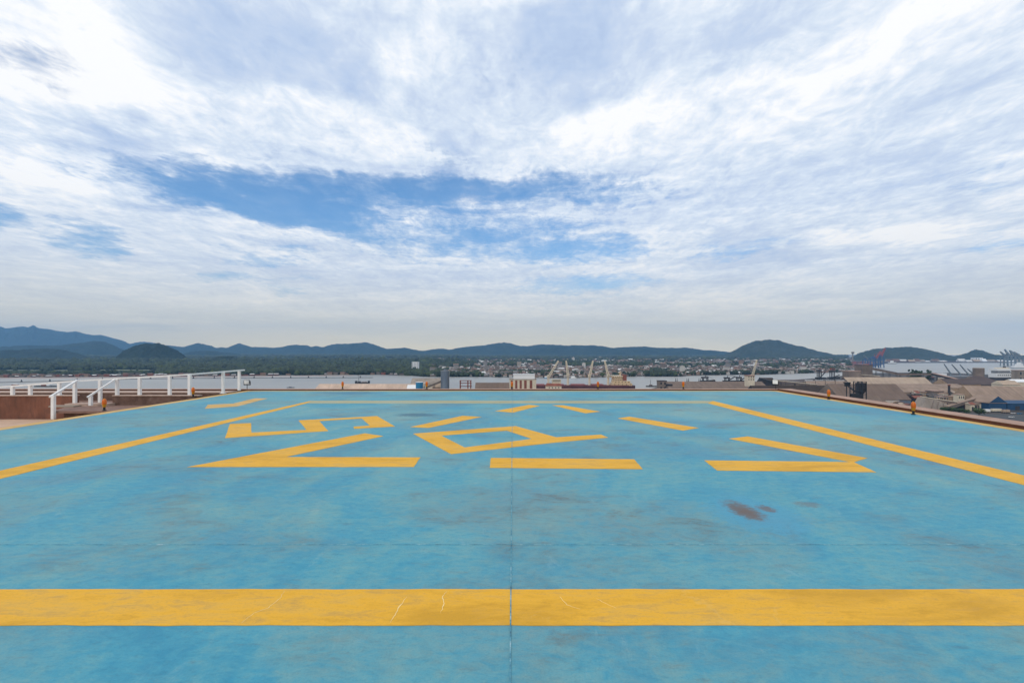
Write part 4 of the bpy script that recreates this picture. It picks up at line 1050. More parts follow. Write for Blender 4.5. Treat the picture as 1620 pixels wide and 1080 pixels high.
for (x0, x1, yt, Y, dep, w_, lab) in ((1477, 1493, 618, 655, 14, 'grey_wall', 'brown shed block left of the dark chimney'), (1494, 1500, 622, 640, 8, 'cream', 'narrow cream block in the yard clutter'),
        (1506, 1524, 626.5, 612, 10, 'tan_wall', 'tan flat roofed block under the gable of the grain shed'), (1516, 1526, 623.5, 600, 7, 'cream', 'small pale cabin at the foot of the gable'),
        (1527, 1536, 637.5, 560, 8, 'rust', 'rusty red shed beside the inclined conveyor'), (1464, 1476, 619.5, 665, 9, 'tan_wall', 'small tan cabin left of the brown shed block'),
        (1513, 1526, 638.5, 556, 6, 'dark_steel', 'dark lean-to under the inclined conveyor'), (1486, 1497, 627, 620, 7, 'tan_wall', 'tan pillar block above the pale topped conveyor')):
    block('dock_shed', lab, 'shed', x0, x1, yt, Y, dep, M[w_], M['kerb_top'] if w_ != 'dark_steel' else M['dark_steel'], (3, 2) if w_ in ('cream', 'tan_wall') else (0, 0), wm=M['dark_steel'])
t_ = thing('chimney', 'dark chimney stack in front of the long low tan shed', 'chimney', (P(1501.5, 620, 650).x, 650, GZ))
c = P(1501.5, 608.5, 650)
MB().cone((c.x, c.y, GZ), c, 1.7, 1.2, 12).build('stack', M['dark_steel'], t_)
MB().cone((c.x, c.y, c.z - 1), (c.x, c.y, c.z + .3), 1.6, 1.6, 12).build('rim', M['rust'], t_)
t_ = thing('silo', 'round brown silo on a dark frame by the water', 'silo', (P(1548, 590, 880).x, 888, GZ))
c0, c1 = P(1548, 597, 888), P(1548, 582.3, 888)
MB().cone((c0.x, 888, c0.z), (c0.x, 888, c1.z), 8.1, 8.1, 28).build('shell', M['grey_wall'], t_, smooth=True)
MB().cone((c0.x, 888, c1.z), (c0.x, 888, c1.z + .8), 8.3, 7.2, 28).build('roof', M['concrete'], t_)
MB().cone((c0.x, 888, c0.z - 3), (c0.x, 888, c0.z), 2.5, 8.0, 28).build('hopper', M['dark_steel'], t_)
for k in range(6):
    a_ = k * math.pi / 3
    MB().beam((c0.x + 7 * math.cos(a_), 888 + 7 * math.sin(a_), GZ), (c0.x + 7 * math.cos(a_), 888 + 7 * math.sin(a_), c0.z), .9).build('leg', M['dark_steel'], t_)
# black hopper tower
t_ = thing('hopper_tower', 'black loading tower with twin hoppers beside the brown shed', 'hopper', (P(1363, 620, 545).x, 549, GZ))
for x in (1357.5, 1364, 1370.5):
    for dy_ in (0, 7):
        p = P(x, 603.5, 545); MB().beam((p.x, 545 + dy_, GZ), (p.x, 545 + dy_, p.z), .8).build('leg', M['black'], t_)
fr_ = MB()
for y in (604, 609, 614, 619, 624):
    a, b = P(1357, y, 545), P(1371, y, 545)
    fr_.beam(a, b, .5).beam(a + Vector((0, 7, 0)), b + Vector((0, 7, 0)), .5)
fr_.build('cross_beams', M['black'], t_)
pb = MB(); pbox(pb, 1357.8, 1370.2, 605.5, 619, 546, 5); pb.build('bin', M['dark_steel'], t_)
pb = MB(); a, b = P(1358, 619, 546), P(1370, 619, 546)
pb.hexa([(a.x + 3, 547.5, P(0, 625, 546).z), (b.x - 3, 547.5, P(0, 625, 546).z), (b.x - 3, 549.5, P(0, 625, 546).z), (a.x + 3, 549.5, P(0, 625, 546).z), (a.x, 546, a.z), (b.x, 546, a.z), (b.x, 551, a.z), (a.x, 551, a.z)])
pb.build('chute', M['dark_steel'], t_)
pb = MB(); pbox(pb, 1349, 1366, 624, 633, 540, 5); pbox(pb, 1347, 1362, 622.5, 624, 541, 3); pb.build('machine_house', M['black'], t_)
t_ = thing('hopper_tower', 'small dark head tower left of the twin hoppers', 'hopper', (P(1341, 620, 560).x, 562, GZ))
pb = MB(); pbox(pb, 1337.5, 1346, 604.5, 606, 560, 4); pbox(pb, 1338.5, 1345.5, 606, 611, 560.5, 3); pb.build('head', M['black'], t_)
a = P(1342, 611, 562); MB().beam((a.x - 2, 562, GZ), (a.x - 2, 562, a.z), .7).beam((a.x + 2, 562, GZ), (a.x + 2, 562, a.z), .7).build('trestle', M['black'], t_)
MB().beam(P(1343, 611, 561), P(1357, 622.5, 548), 1.8, 1.3).build('chute', M['dark_steel'], t_)

# dark shed and the jumble of small sheds that fills the yard
hall_px('warehouse', 'added dark shed for the shaded gap between brown shed and bunker', 1438, 1466, 632, 623, 640, 9, M['dark_roof'], M['black'])  # added dark hall, stands in for black shade between the buildings
hall_px('warehouse', 'rust red lean-to beside the added dark shed', 1447, 1462, 629, 625.5, 622, 5, M['rust'], M['dark_steel'])
yr = np.random.default_rng(77)
YM = [M['dark_roof'], M['grey_roof'], M['purple_roof'], M['rust'], M['tan'], M['concrete'], M['dark_roof'], M['tan_pale']]
YW = [M['grey_wall'], M['dark_steel'], M['tan_wall'], M['dark_steel'], M['cream']]
for (xa, xb, ya, yb2, n_) in ((1440, 1530, 620, 629, 22), (1510, 1545, 636, 640, 4), (1412, 1436, 636, 640, 3), (1235, 1345, 603.5, 609, 12), (1400, 1500, 596, 602, 12), (1505, 1600, 600, 604, 8)):
    for _ in range(n_):
        x = yr.uniform(xa, xb); y = yr.uniform(ya, yb2); zt_ = GZ + yr.uniform(3.5, 8.5)
        Y = F * (EYE - zt_) / (y - VY); w_ = yr.uniform(4, 11) * F / Y
        hall_px('yard_shed', 'small grimy shed in the jumble of the port yard', x, x + w_, y, y - yr.uniform(1.0, 2.6) * F / Y, Y, yr.uniform(2.5, 5), YM[int(yr.integers(0, 8))], YW[int(yr.integers(0, 5))], cat='shed', group='small sheds in the port yard', doors=int(yr.integers(0, 3)))
for k_, (xa, ya, Ya, xb, yb_, Yb) in enumerate(((1445, 622, 640, 1505, 626, 640), (1470, 626.5, 600, 1500, 629, 590), (1240, 603, 800, 1340, 601, 800))):
    a, b = P(xa, ya, Ya), P(xb, yb_, Yb)
    t_ = thing('pipe_rack', ['long pipe rack behind the added dark shed', 'short pipe rack over the sheds beside the bunker', 'pipe rack on the roofs behind the sooty shed'][k_], 'pipes', (a.x, a.y, GZ))
    mbp_ = MB()
    for d in (-.6, 0, .6): mbp_.cone(a + Vector((0, d, 0)), b + Vector((0, d, 0)), .28, .28, 8)
    mbp_.build('pipe_run', M['steel'], t_)
    for u in np.linspace(.03, .97, 7):
        c = a.lerp(b, u); MB().beam((c.x, c.y, GZ), (c.x, c.y, c.z - .3), .45).build('trestle', M['dark_steel'], t_)

# machinery standing on the quay behind the long warehouse
def loader(label, x0, x1, yt, yb, Y, lean):
    t_ = thing('ship_loader', label, 'ship loader', (P((x0 + x1) / 2, yb, Y).x, Y, GZ))
    w_ = x1 - x0
    for x in (x0 + w_ * .1, x0 + w_ * .45):
        a = P(x, yt + 2, Y)
        for d in (0, 5): MB().beam((a.x, Y + d, GZ), (a.x, Y + d, a.z), 1.1).build('leg', M['dark_steel'], t_)
    pb = MB(); pbox(pb, x0, x0 + w_ * .5, yt + 1.0, yt + 3.2, Y - .5, 6); pb.build('machine_house', M['dark_steel'], t_)
    a, b = P(x0 + w_ * .3, yb - 1, Y + 2), P(x1, yt + lean, Y + 2)
    MB().beam(a, b, 1.6, 1.4).build('boom', M['dark_steel'], t_)
    m0 = P(x0 + w_ * .25, yt - 1.5, Y + 2)
    MB().beam(m0, P(x0 + w_ * .25, yt + 2, Y + 2), .7).beam(m0, b, .3).build('stay', M['dark_steel'], t_)
    pb = MB(); pbox(pb, x0 - 1, x1 + 1, yb - 1.2, yb + 1, Y - 1, 8); pb.build('base_frame', M['black'], t_)
loader('sooty loader with a low boom at the left of the row', 1111, 1131, 595, 603, 830, 6)
loader('sooty loader with a raised boom in the middle of the row', 1147, 1163, 595.5, 603, 830, 0)
loader('sooty loader with a raised boom next to the white control house', 1166, 1182, 595, 603, 830, 0)
loader('dark yard crane on the quay left of the orange topped one', 1294, 1306, 584, 598, 980, 4)
loader('dusty yard crane on the quay under an orange cab', 1314, 1328, 585, 597.5, 1000, 8)
a = P(1318, 583.5, 1001); t_ = thing('crane_cab', 'small orange cab on top of the dusty yard crane', 'cab', a + Vector((0, 0, -2)))
MB().box(a.x - 3.5, a.x + 3.5, 1000, 1006, a.z - 2, a.z + 2).build('cab_shell', M['rust'], t_); MB().box(a.x - 3, a.x + 3, 999.9, 999.99, a.z - .4, a.z + 1.2).build('window', M['glass'], t_)
hall_px('dock_shed', 'heap of sooty sheds behind the right floodlight', 1206, 1226, 604.5, 597.2, 830, 9, M['dark_roof'], M['dark_steel'], cat='shed')
# tall lattice jib by the control house
def lattice(mb, a, b, w, n, mi=0, t=.35):
    a, b = Vector(a), Vector(b); d = (b - a).normalized(); s = d.cross(Vector((0, 1, 0))).normalized() * w / 2; f = Vector((0, w / 2, 0))
    cs = [(s + f), (s - f), (-s - f), (-s + f)]
    for c in cs: mb.beam(a + c, b + c * .45, t)
    for k in range(n):
        p, q_ = a.lerp(b, k / n), a.lerp(b, (k + 1) / n); s0, s1 = 1 - .55 * k / n, 1 - .55 * (k + 1) / n
        for i in range(4):
            mb.beam(p + cs[i] * s0, q_ + cs[(i + 1) % 4] * s1, t * .6)
t_ = thing('harbour_crane', 'thin pale lattice jib rising beside the white control house', 'crane', (P(1191, 600, 772).x, 772, GZ))
m1 = MB(); lattice(m1, P(1190.5, 594, 772), P(1197.5, 569, 772), 2.6, 9); m1.build('jib', M['cream'], t_)
a = P(1190.5, 594, 772); MB().beam((a.x, 772, GZ), (a.x, 772, a.z + 1), 3).build('mast', M['concrete'], t_)
MB().box(a.x - 3, a.x + 2, 770, 775, a.z - 1.5, a.z + 1.6).build('cab', M['cream'], t_)
for x, lab in ((1070, 'left of three'), (1088, 'middle of three'), (1107, 'right of three')):
    t_ = thing('mooring_dolphin', f'twin steel mooring piles behind the long warehouse, {lab}', 'mooring post', (P(x, 606, 905).x, 905, WZ - .5))
    for d in (-1.3, 1.3):
        a = P(x + d, 598.2, 905); MB().cone((a.x, 905, WZ - .5), (a.x, 905, a.z), .45, .45, 8).build('pile', M['dark_steel'], t_)
    a = P(x, 602, 905); MB().box(a.x - 2.6, a.x + 2.6, 904, 906, a.z - .4, a.z + .4).build('cap', M['dark_steel'], t_)

# ---- left of the middle: sheds and silos in front of the ship
hall_px('warehouse', 'long pale pink roofed warehouse behind the far kerb', 495, 655, 618, 607, 720, 15, M['pink_ware'], M['cream'], i0=4)
hall_px('warehouse', 'white striped canopy at the right end of the pink warehouse', 643.5, 656.5, 617.5, 608.5, 690, 8, M['white'], M['cream'], vent=0)
hall_px('warehouse', 'pale grey shed behind the bright blue tank', 650, 694, 607, 597.8, 762, 13, M['concrete'], M['cream'], end=M['cream'])
t_ = thing('tank', 'bright blue open tank left of the tall silo', 'tank', (P(663.5, 610, 650).x, 652, GZ))
c0, c1 = P(663.5, 618, 652), P(663.5, 604.5, 652)
MB().cone((c0.x, 652, GZ), (c0.x, 652, c1.z), 4.8, 4.8, 24).build('shell', M['blue_tank'], t_, smooth=True)
MB().cone((c0.x, 652, c1.z), (c0.x, 652, c1.z + .35), 5.0, 5.0, 24).build('rim', M['white'], t_)
t_ = thing('tank', 'slim white tank between blue tank and conveyor', 'tank', (P(671.5, 610, 660).x, 662, GZ))
c1 = P(671.5, 605.3, 662)
MB().cone((c1.x, 662, GZ), (c1.x, 662, c1.z), 1.5, 1.5, 16).build('shell', M['cream'], t_, smooth=True)
MB().cone((c1.x, 662, c1.z), (c1.x, 662, c1.z + .5), 1.5, .4, 16).build('roof', M['white'], t_)
t_ = thing('silo', 'tall blue grey silo tower left of the striped building', 'silo', (P(704, 600, 640).x, 646, GZ))
c1 = P(704, 586.5, 646)
MB().cone((c1.x, 646, GZ), (c1.x, 646, c1.z), 5.7, 5.7, 30).build('shell', M['bluegrey'], t_, smooth=True)
MB().cone((c1.x, 646, c1.z), (c1.x, 646, c1.z + .5), 5.9, 5.9, 30).build('rim', M['steel'], t_)
MB().box(c1.x - 1.6, c1.x + 1.8, 644, 648, c1.z + .5, c1.z + 2.2).build('roof_house', M['bluegrey'], t_)
MB().box(c1.x + 5.5, c1.x + 6.2, 643, 644, GZ, c1.z).build('ladder', M['steel'], t_)
gallery('pale roofed conveyor climbing into the blue grey silo', P(675, 612.5, 640), P(699, 602.8, 645), 3.4, 2.6, M['concrete'], M['grey_wall'], 1)
hall_px('warehouse', 'low tan shed under the climbing conveyor', 684, 699, 612, 606, 655, 5, M['tan_pale'], M['tan_wall'])
t_ = thing('portal_frame', 'brown steel portal frame right of the silo', 'frame', (P(735, 610, 720).x, 722, GZ))
for x in (728, 740, 744.5):
    a = P(x, 601.5, 720)
    for d in (0, 5): MB().beam((a.x, 720 + d, GZ), (a.x, 720 + d, a.z), 1.3).build('leg', M['rust'], t_)
fr_ = MB()
for y in (602, 606, 611):
    a, b = P(727, y, 720), P(746, y, 720); fr_.beam(a, b, .7).beam(a + Vector((0, 5, 0)), b + Vector((0, 5, 0)), .7)
fr_.build('cross_beams', M['rust'], t_)
hall_px('warehouse', 'brown pitched shed left of the striped silo building', 752, 805, 615.5, 605, 690, 11, M['brown_roof'], M['tan_wall'], doors=4)
# white building with brown stripes
t_ = thing('silo_building', 'white silo building with tall brown stripes and a white rooftop box', 'silo', (P(828, 610, 640).x, 650, GZ))
a, b = P(806, 600.2, 640), P(848.3, 600.2, 640)
MB().box(a.x, b.x, 640, 658, GZ, a.z).build('wall', M['cream'], t_)
MB().box(a.x - .4, b.x + .4, 639.6, 658.4, a.z, a.z + .6).build('roof', M['concrete'], t_)
for x0, x1 in ((808, 811.5), (815, 818.5), (822, 825.5), (829.2, 833.2), (838, 842)):
    p, q_ = P(x0, 601.5, 640), P(x1, 601.5, 640); MB().box(p.x, q_.x, 639.9, 640.02, GZ, p.z).build('stripe', M['rust'], t_)
p, q_ = P(812, 592, 642), P(846, 592, 642)
pen = MB().box(p.x, q_.x, 643, 655, a.z + .6, p.z - .4).build('rooftop_box', M['white'], t_)
MB().box(p.x - .4, q_.x + .4, 642.6, 655.4, p.z - .4, p.z).build('roof', M['white'], pen)
# cream house with four windows
t_ = thing('dock_house', 'cream dock house with red roof band and four dark windows', 'house', (P(876, 610, 600).x, 605, GZ))
a, b = P(864, 610.5, 600), P(888.3, 610.5, 600)
MB().box(a.x, b.x, 600, 612, GZ, a.z).build('wall', M['cream'], t_)
p = P(865.5, 606.3, 604); q_ = P(886.5, 606.3, 604)
MB().hexa([(a.x - .4, 599.6, a.z), (b.x + .4, 599.6, a.z), (b.x + .4, 612.4, a.z), (a.x - .4, 612.4, a.z), (p.x, 603, p.z), (q_.x, 603, p.z), (q_.x, 610, p.z), (p.x, 610, p.z)]).build('roof', M['rust'], t_)
for x in (869, 874, 879, 884):
    c = P(x, 613, 600); MB().box(c.x - .7, c.x + .7, 599.9, 600.05, c.z - .7, c.z + .7).build('window', M['glass'], t_)
p0, p1 = P(867, 600, 605), P(887.5, 600, 605)
up_ = MB().box(p0.x + 5, p1.x, 604, 609, p.z, p1.z - .5).build('upper_storey', M['cream'], t_)
MB().box(p0.x, p1.x + .3, 603.5, 609.5, p1.z - .5, p1.z).build('balcony', M['cream'], up_)
MB().box(p0.x, p1.x + .3, 603.4, 604.0, (p.z + p1.z) / 2 - .1, (p.z + p1.z) / 2 + .35).build('balcony', M['cream'], up_)
MB().box(p0.x + 6, p1.x - 1, 603.9, 604.02, (p.z + p1.z) / 2 + .6, p1.z - 1).build('window', M['glass'], up_)

# ---- the moored bulk carrier
SY = 770.0
def sp(x, y, d=0): return P(x, y, SY + d)
t_ = thing('bulk_carrier', 'moored bulk carrier with dark maroon hull and four pale deck cranes', 'ship', (sp(900, 620).x, SY + 14, WZ))
zd = sp(0, 610).z
xs_ = [sp(x, 0).x for x in (797, 806, 830, 995, 1006)]
prof = [(xs_[0] - 3, 14, 14), (xs_[1], 6, 22), (xs_[2], 0, 28), (xs_[3], 0, 28), (xs_[4], 4, 24)]
mb = MB(); vs = []
for (x, y0, y1) in prof:
    k = 1.0
    vs += [(x + (2.5 if x == prof[0][0] else 0), SY + y0 + 1, WZ - 1), (x + (2.5 if x == prof[0][0] else 0), SY + y1 - 1, WZ - 1), (x, SY + y0, zd), (x, SY + y1, zd)]
fs = []
for i in range(len(prof) - 1):
    a, b = 4 * i, 4 * (i + 1)
    fs += [(a, b, b + 2, a + 2), (a + 1, a + 3, b + 3, b + 1), (a + 2, b + 2, b + 3, a + 3), (a, a + 1, b + 1, b)]
fs += [(0, 2, 3, 1), (16, 17, 19, 18)]
mb.add(vs, fs); hull = mb.build('hull', M['hull'], t_)
mb = MB()
for x0, x1 in ((846, 862), (874, 893), (905, 927), (938, 956)):
    p, q_ = sp(x0, 608.2), sp(x1, 608.2); mb2 = MB().box(p.x, q_.x, SY + 6, SY + 22, zd, p.z); mb2.build('hatch_cover', M['deckred'], t_)
MB().box(xs_[2], xs_[3], SY + .1, SY + .25, zd, zd + 1.0).build('bulwark', M['deckred'], t_)
for (xb, yb, xj, yj_, tilt) in ((867.5, 596, 883.5, 570.5, 0), (898.5, 594, 895.5, 570.5, 0), (932.5, 595.5, 938, 570.5, 0), (962, 594.5, 956.5, 570.5, 0)):
    a, b = sp(xb, yb, 14), sp(xj, yj_, 14)
    c_ = MB().cone((a.x, SY + 14, zd), (a.x, SY + 14, a.z - 2), 1.9, 1.7, 14).build('crane_pedestal', M['cream'], t_)
    MB().box(a.x - 2.2, a.x + 2.2, SY + 11.5, SY + 16.5, a.z - 2, a.z + 3).build('crane_cab', M['cream'], c_)
    m1 = MB(); lattice(m1, (a.x, SY + 12, a.z), b, 2.8, 8, t=.85); m1.build('jib', M['cream'], c_)
    m1 = MB(); m1.beam((a.x, SY + 14, a.z + 3), b, .18); m1.build('hoist_cable', M['dark_steel'], c_)
sup = thing('x', None, None, (0, 0, 0)); bpy.data.objects.remove(sup)
dk = []
for (x0, x1, yt, yb) in ((970, 1001, 606.3, 610), (972, 998, 602.8, 606.3), (972.5, 986, 599.6, 602.8), (972.5, 985, 597, 599.6), (970, 986, 594.6, 597)):
    p, q_ = sp(x0, yt), sp(x1, yb)
    d_ = MB().box(p.x, q_.x, SY + 3, SY + 25, q_.z, p.z - .25).build('deckhouse', M['cream_lit'], t_)
    MB().box(p.x - .5, q_.x + .5, SY + 2.5, SY + 25.5, p.z - .25, p.z).build('deck_edge', M['cream'], d_)
    n_ = 5
    for k in range(n_):
        xw = p.x + (q_.x - p.x) * (k + .5) / n_
        MB().box(xw - .8, xw + .8, SY + 2.9, SY + 3.02, (p.z + q_.z) / 2 - .5, (p.z + q_.z) / 2 + .5).build('window', M['glass'], d_)
p = sp(981, 586.5, 14)
MB().cone((p.x, SY + 14, sp(0, 594.6).z), p, .9, .3, 8).beam((p.x - 3, SY + 14, p.z - 3.5), (p.x + 3, SY + 14, p.z - 3.5), .4).build('radar_mast', M['cream_lit'], t_)
p, q_ = sp(987.5, 593), sp(994, 602.8)
MB().box(p.x, q_.x, SY + 11, SY + 18, q_.z, p.z).build('funnel', M['rust'], t_)

# ---- vessels on the water
def launch(name, label, x0, x1, yw_, hull_m, cabins, group=None, hh=1.8, mast=None):
    Y = F * (EYE - WZ) / (yw_ - VY)
    a, b = P(x0, yw_, Y), P(x1, yw_, Y); L = b.x - a.x; w_ = max(2.4, L * .2)
    t_ = thing(name, label, 'boat', ((a.x + b.x) / 2, Y, WZ), group)
    pr_ = [(a.x, Y - w_ * .3), (a.x + L * .12, Y - w_ / 2), (b.x - L * .18, Y - w_ / 2), (b.x, Y), (b.x - L * .18, Y + w_ / 2), (a.x + L * .12, Y + w_ / 2), (a.x, Y + w_ * .3)]
    MB().prism(pr_, WZ - .3, WZ + hh).build('hull', hull_m, t_)
    for (u0, u1, h0, h1, mm) in cabins:
        MB().box(a.x + L * u0, a.x + L * u1, Y - w_ * .34, Y + w_ * .34, WZ + h0, WZ + h1).build('cabin', mm, t_)
    if mast:
        u, h = mast; MB().cone((a.x + L * u, Y, WZ + 1), (a.x + L * u, Y, WZ + h), .5, .25, 8).build('mast', M['dark_steel'], t_)
    return t_
launch('barge', 'long dark barge with red and white cabins behind the left handrail', 56, 93, 611.4, M['black'], [(.30, .52, 1.8, 3.6, M['rust']), (.53, .66, 1.8, 4.2, M['white'])])
launch('boat', 'small white and red boat left of the dark barge', 18, 30, 609, M['rust'], [(.3, .8, 1.2, 2.6, M['white'])], hh=1.2)
launch('boat', 'small dark green boat in open water left of the pink warehouse', 454, 466, 613.2, M['dark_steel'], [(.25, .6, 1.0, 2.0, M['bluegrey'])], hh=1.0)
launch('dredger', 'dark dredger with a tall mast in mid channel', 562, 585, 606.2, M['dark_steel'], [(0, .14, 1.8, 5.0, M['black']), (.2, .38, 1.8, 4.4, M['dark_steel']), (.45, .8, 1.8, 3.6, M['grey_wall']), (.88, 1.0, 1.8, 5.2, M['black'])], mast=(.24, 18))
launch('ferry', 'small white ferry at the far bank before the town', 903, 912, 597.8, M['white'], [(.1, .7, 1.8, 5, M['white'])])
launch('ferry', 'bluish white ferry at the far bank beside another', 861, 870, 598.4, M['blue_tank'], [(.1, .9, 1.8, 5, M['white'])])
launch('ship', 'white ship lying off the far right shore', 1404, 1419, 575.2, M['dark_steel'], [(.1, .9, 1.8, 7, M['white']), (.35, .6, 7, 16, M['white'])], hh=3)
launch('workboat', 'small dark workboat behind the sooty loaders', 1022, 1042, 611.5, M['dark_steel'], [(.25, .5, 1.5, 4, M['grey_wall'])], mast=(.35, 13))
# pipeline on dolphins along the left shore
line = [(-120, 606.2), (0, 604.6), (80, 602.8), (160, 600.4), (240, 598.9), (310, 598.2), (400, 597.6), (590, 597.2)]
pl = MB(); lp = [G(x, y, WZ + .5) for x, y in line]
for a, b in zip(lp[:-1], lp[1:]): pl.beam(a, b, .7, .9)
o = pl.build('pipeline', M['dark_steel'], loc=lp[1]); tag(o, 'thin dark pipeline running along the left bank on dolphins', 'pipeline')
dx_ = [34, 79, 122, 162, 200, 238, 273, 306, 339, 371, 402, 431, 460, 488, 516, 543, 570]
for k, x in enumerate(dx_):
    yy = np.interp(x, [p[0] for p in line], [p[1] for p in line])
    p = G(x, yy, WZ); s = 1.0 + (.35 if k < 3 else 0)
    if k == 0:
        root = thing('dolphin', 'dark mooring dolphin in the row on the pipeline off the left bank', 'mooring dolphin', p, 'dolphins along the pipeline')
        MB().cone((p.x, p.y, WZ - .5), (p.x, p.y, WZ + 2.0), 2.2, 1.7, 10).build('base', M['dark_steel'], root)
        MB().cone((p.x, p.y, WZ + 2.0), (p.x, p.y, WZ + 5.0), .9, .6, 8).build('marker', M['black'], root)
    else:
        c = copy_tree(root); c.location = p
# shacks on the left bank
SH = []
for i in range(8):
    w, d, h = random.uniform(8, 15), random.uniform(6, 8), random.choice([2.8, 3.4, 4, 6.2])
    v = house_verts(w, d, h, random.choice([.5, .8, 1.3]), 0)
    me = bpy.data.meshes.new('waterside_shack'); me.from_pydata([tuple(p) for p in v], [], HF_W + HF_R)
    me.materials.append([M['rust'], WM[2], M['maroon'], WM[3]][i % 4]); me.materials.append([RM[0], RM[1], RM[5], RM[2], RM[7], RM[0], RM[6], RM[9]][i])
    me.polygons.foreach_set('material_index', [0] * 4 + [1] * 2)
    b = bmesh.new(); b.from_mesh(me); bmesh.ops.recalc_face_normals(b, faces=b.faces); b.to_mesh(me); b.free(); SH.append((me, w))
x = -90.0
while x < 640:
    if not (470 < x < 500 or 555 < x < 575):
        for row in range(2 if x < 330 else 1):
            if rng.random() < .86:
                yy = shore_y(x) - .5 - row * 1.3; p = G(x + rng.uniform(-1.5, 1.5), yy, -65.9)
                me, w = SH[int(rng.integers(0, 8))]
                o = bpy.data.objects.new('waterside_shack', me); COL.objects.link(o); o.location = p; o.rotation_euler.z = float(rng.uniform(-.25, .25))
                tag(o, 'small red brown shack in the row along the wooded left bank', 'shack', 'shacks along the left bank')
    x += 6.3 if x < 330 else 9.5
sliver = flat('shore_sliver', gpx([(-120, 597.7), (0, 597.3), (100, 596.7), (250, 595.7), (400, 594.7), (560, 593.3), (560, 594.4), (400, 595.9), (250, 597.1), (100, 598.2), (0, 598.9), (-120, 599.4)], WZ + .05), WZ + .05, mat('pinkish_sliver', (.36, .27, .23), .7, .2, .02), 'narrow pinkish strip below the shacks', 'bank')  # flat pinkish strip laid along the waterline
# white sheds and towers far out in the green
for (x0, x1, yt, yb, lab) in ((117, 128, 576, 578.2, 'white long roofed shed alone in the left wood'), (129.5, 136.5, 576.4, 578.2, 'smaller white shed right beside the long one in the wood'),
        (290, 302, 570.8, 573, 'white shed at the left of the group by the knoll'), (303, 316, 569.6, 572.6, 'white broad shed in the middle of the group by the knoll'), (318, 328, 569.4, 572.2, 'white shed touching the dark knoll'),
        (489, 503, 564.2, 565.8, 'faint white shed far back under the flat crested range'), (584, 591, 571, 573, 'small white block in the wood left of the tower block'), (592.5, 601, 571.3, 573, 'white low block right of the small one in the wood'),
        (632, 640, 570.2, 572.4, 'pale block at the wood edge left of the town'), (702, 712, 570.5, 575, 'white hall at the left edge of the town'), (905, 923, 566.8, 569.4, 'long white hall at the back of the town'),
        (1088, 1097, 565.6, 568.4, 'white hall behind the town left of the broad hill'), (1110, 1122, 571.5, 574, 'white roofed hall inside the right of the town'), (1165, 1176, 570.5, 573, 'long white shed before the broad hill'),
        (1270, 1283, 572.6, 577, 'white square hall in the right of the town'), (1204, 1216, 571.3, 573.6, 'pale factory hall below the broad hill')):
    Y = F * (EYE + 66.2) / (yb - VY)
    hall_px('far_shed', lab, x0, x1, yt + (yb - yt) * .45, yt, Y, 14, M['white'], M['white'], base=-66.4, cat='shed')
def tower(label, x0, x1, yt, Y, nx, nz, wall=None):
    return block('apartment_block', label, 'apartment block', x0, x1, yt, Y, 16, wall or M['white'], M['white'], (nx, nz), base=-66.3, overhang=.1)
tower('white apartment block rising out of the dark wood', 651.5, 661.8, 572.4, 1560, 4, 11)
tower('pale apartment block in the dense left part of the town', 783, 789, 583, 1750, 3, 6, M['cream'])
tower('white apartment block at the back right of the town', 1303, 1309, 569.5, 2600, 3, 6)
t_ = thing('water_tower', 'grey mushroom water tower between the two right hills', 'water tower', (P(1349, 566, 3000).x, 3000, -66.5))
c = P(1349, 558, 3000)
MB().cone((c.x, 3000, -66.5), (c.x, 3000, c.z - 5), 4, 3, 12).build('shaft', M['concrete'], t_)
MB().lathe((c.x, 3000, c.z - 6), [(3, 0), (9, 6), (9, 11), (4, 13)], 16).build('bowl', M['concrete'], t_)
t_ = thing('radio_mast', 'thin mast on top of the broad hill', 'mast', (P(1216.5, 538, 4690).x, 4690, P(1216.5, 539.5, 4690).z))
c = P(1216.5, 539.5, 4690); d_ = P(1216.5, 533.5, 4690)
MB().cone(c, d_, 1.6, .8, 6).build('pole', M['steel'], t_)
MB().box(c.x - 9, c.x + 7, 4685, 4695, c.z - 3, c.z + 6).build('hut', M['concrete'], t_)

# ---- container quay and cranes at the right
def sts(label, x, yb, yt, Y, leg_m, boom_m, lean, w_=9):
    t_ = thing('quay_crane', label, 'crane', (P(x, yb, Y).x, Y, GZ))
    k = Y / F; X = P(x, yb, Y).x; zt = P(0, yb - (yb - yt) * .55, Y).z; zz = P(0, yt, Y).z; h = w_ * k / 2
    for sx in (-1, 1):
        for d in (0, 18):
            MB().beam((X + sx * h, Y + d, GZ), (X + sx * h * .8, Y + d, zt), 2.6).build('leg', leg_m, t_)
    fr_ = MB()
    for zf in (.35, .7, 1.0):
        z_ = GZ + (zt - GZ) * zf
        fr_.beam((X - h, Y, z_), (X + h, Y, z_), 2.2).beam((X - h, Y + 18, z_), (X + h, Y + 18, z_), 2.2).beam((X - h, Y, z_), (X - h, Y + 18, z_), 2).beam((X + h, Y, z_), (X + h, Y + 18, z_), 2)
    fr_.build('portal_beam', leg_m, t_)
    MB().box(X - h * .7, X + h * .7, Y + 3, Y + 15, zt + 1, zt + 7).build('machine_house', leg_m, t_)
    m1 = MB(); lattice(m1, (X, Y + 2, zt), (X + lean * k, Y + 2, zz), 6, 7, t=1.5); m1.build('boom', boom_m, t_)
    m1 = MB(); m1.beam((X, Y + 9, zt + 6), (X, Y + 9, zt + (zz - zt) * .6), 1.6).beam((X, Y + 9, zt + (zz - zt) * .6), (X + lean * k, Y + 2, zz), .7); m1.build('stay', boom_m, t_)
sts('blue quay crane with red raised boom, nearer the tall transfer tower', 1386, 580, 556, 1950, M['bluecrane'], M['redcrane'], 8)
sts('blue quay crane with the taller red raised boom', 1394, 579.5, 550.5, 1960, M['bluecrane'], M['redcrane'], 7)
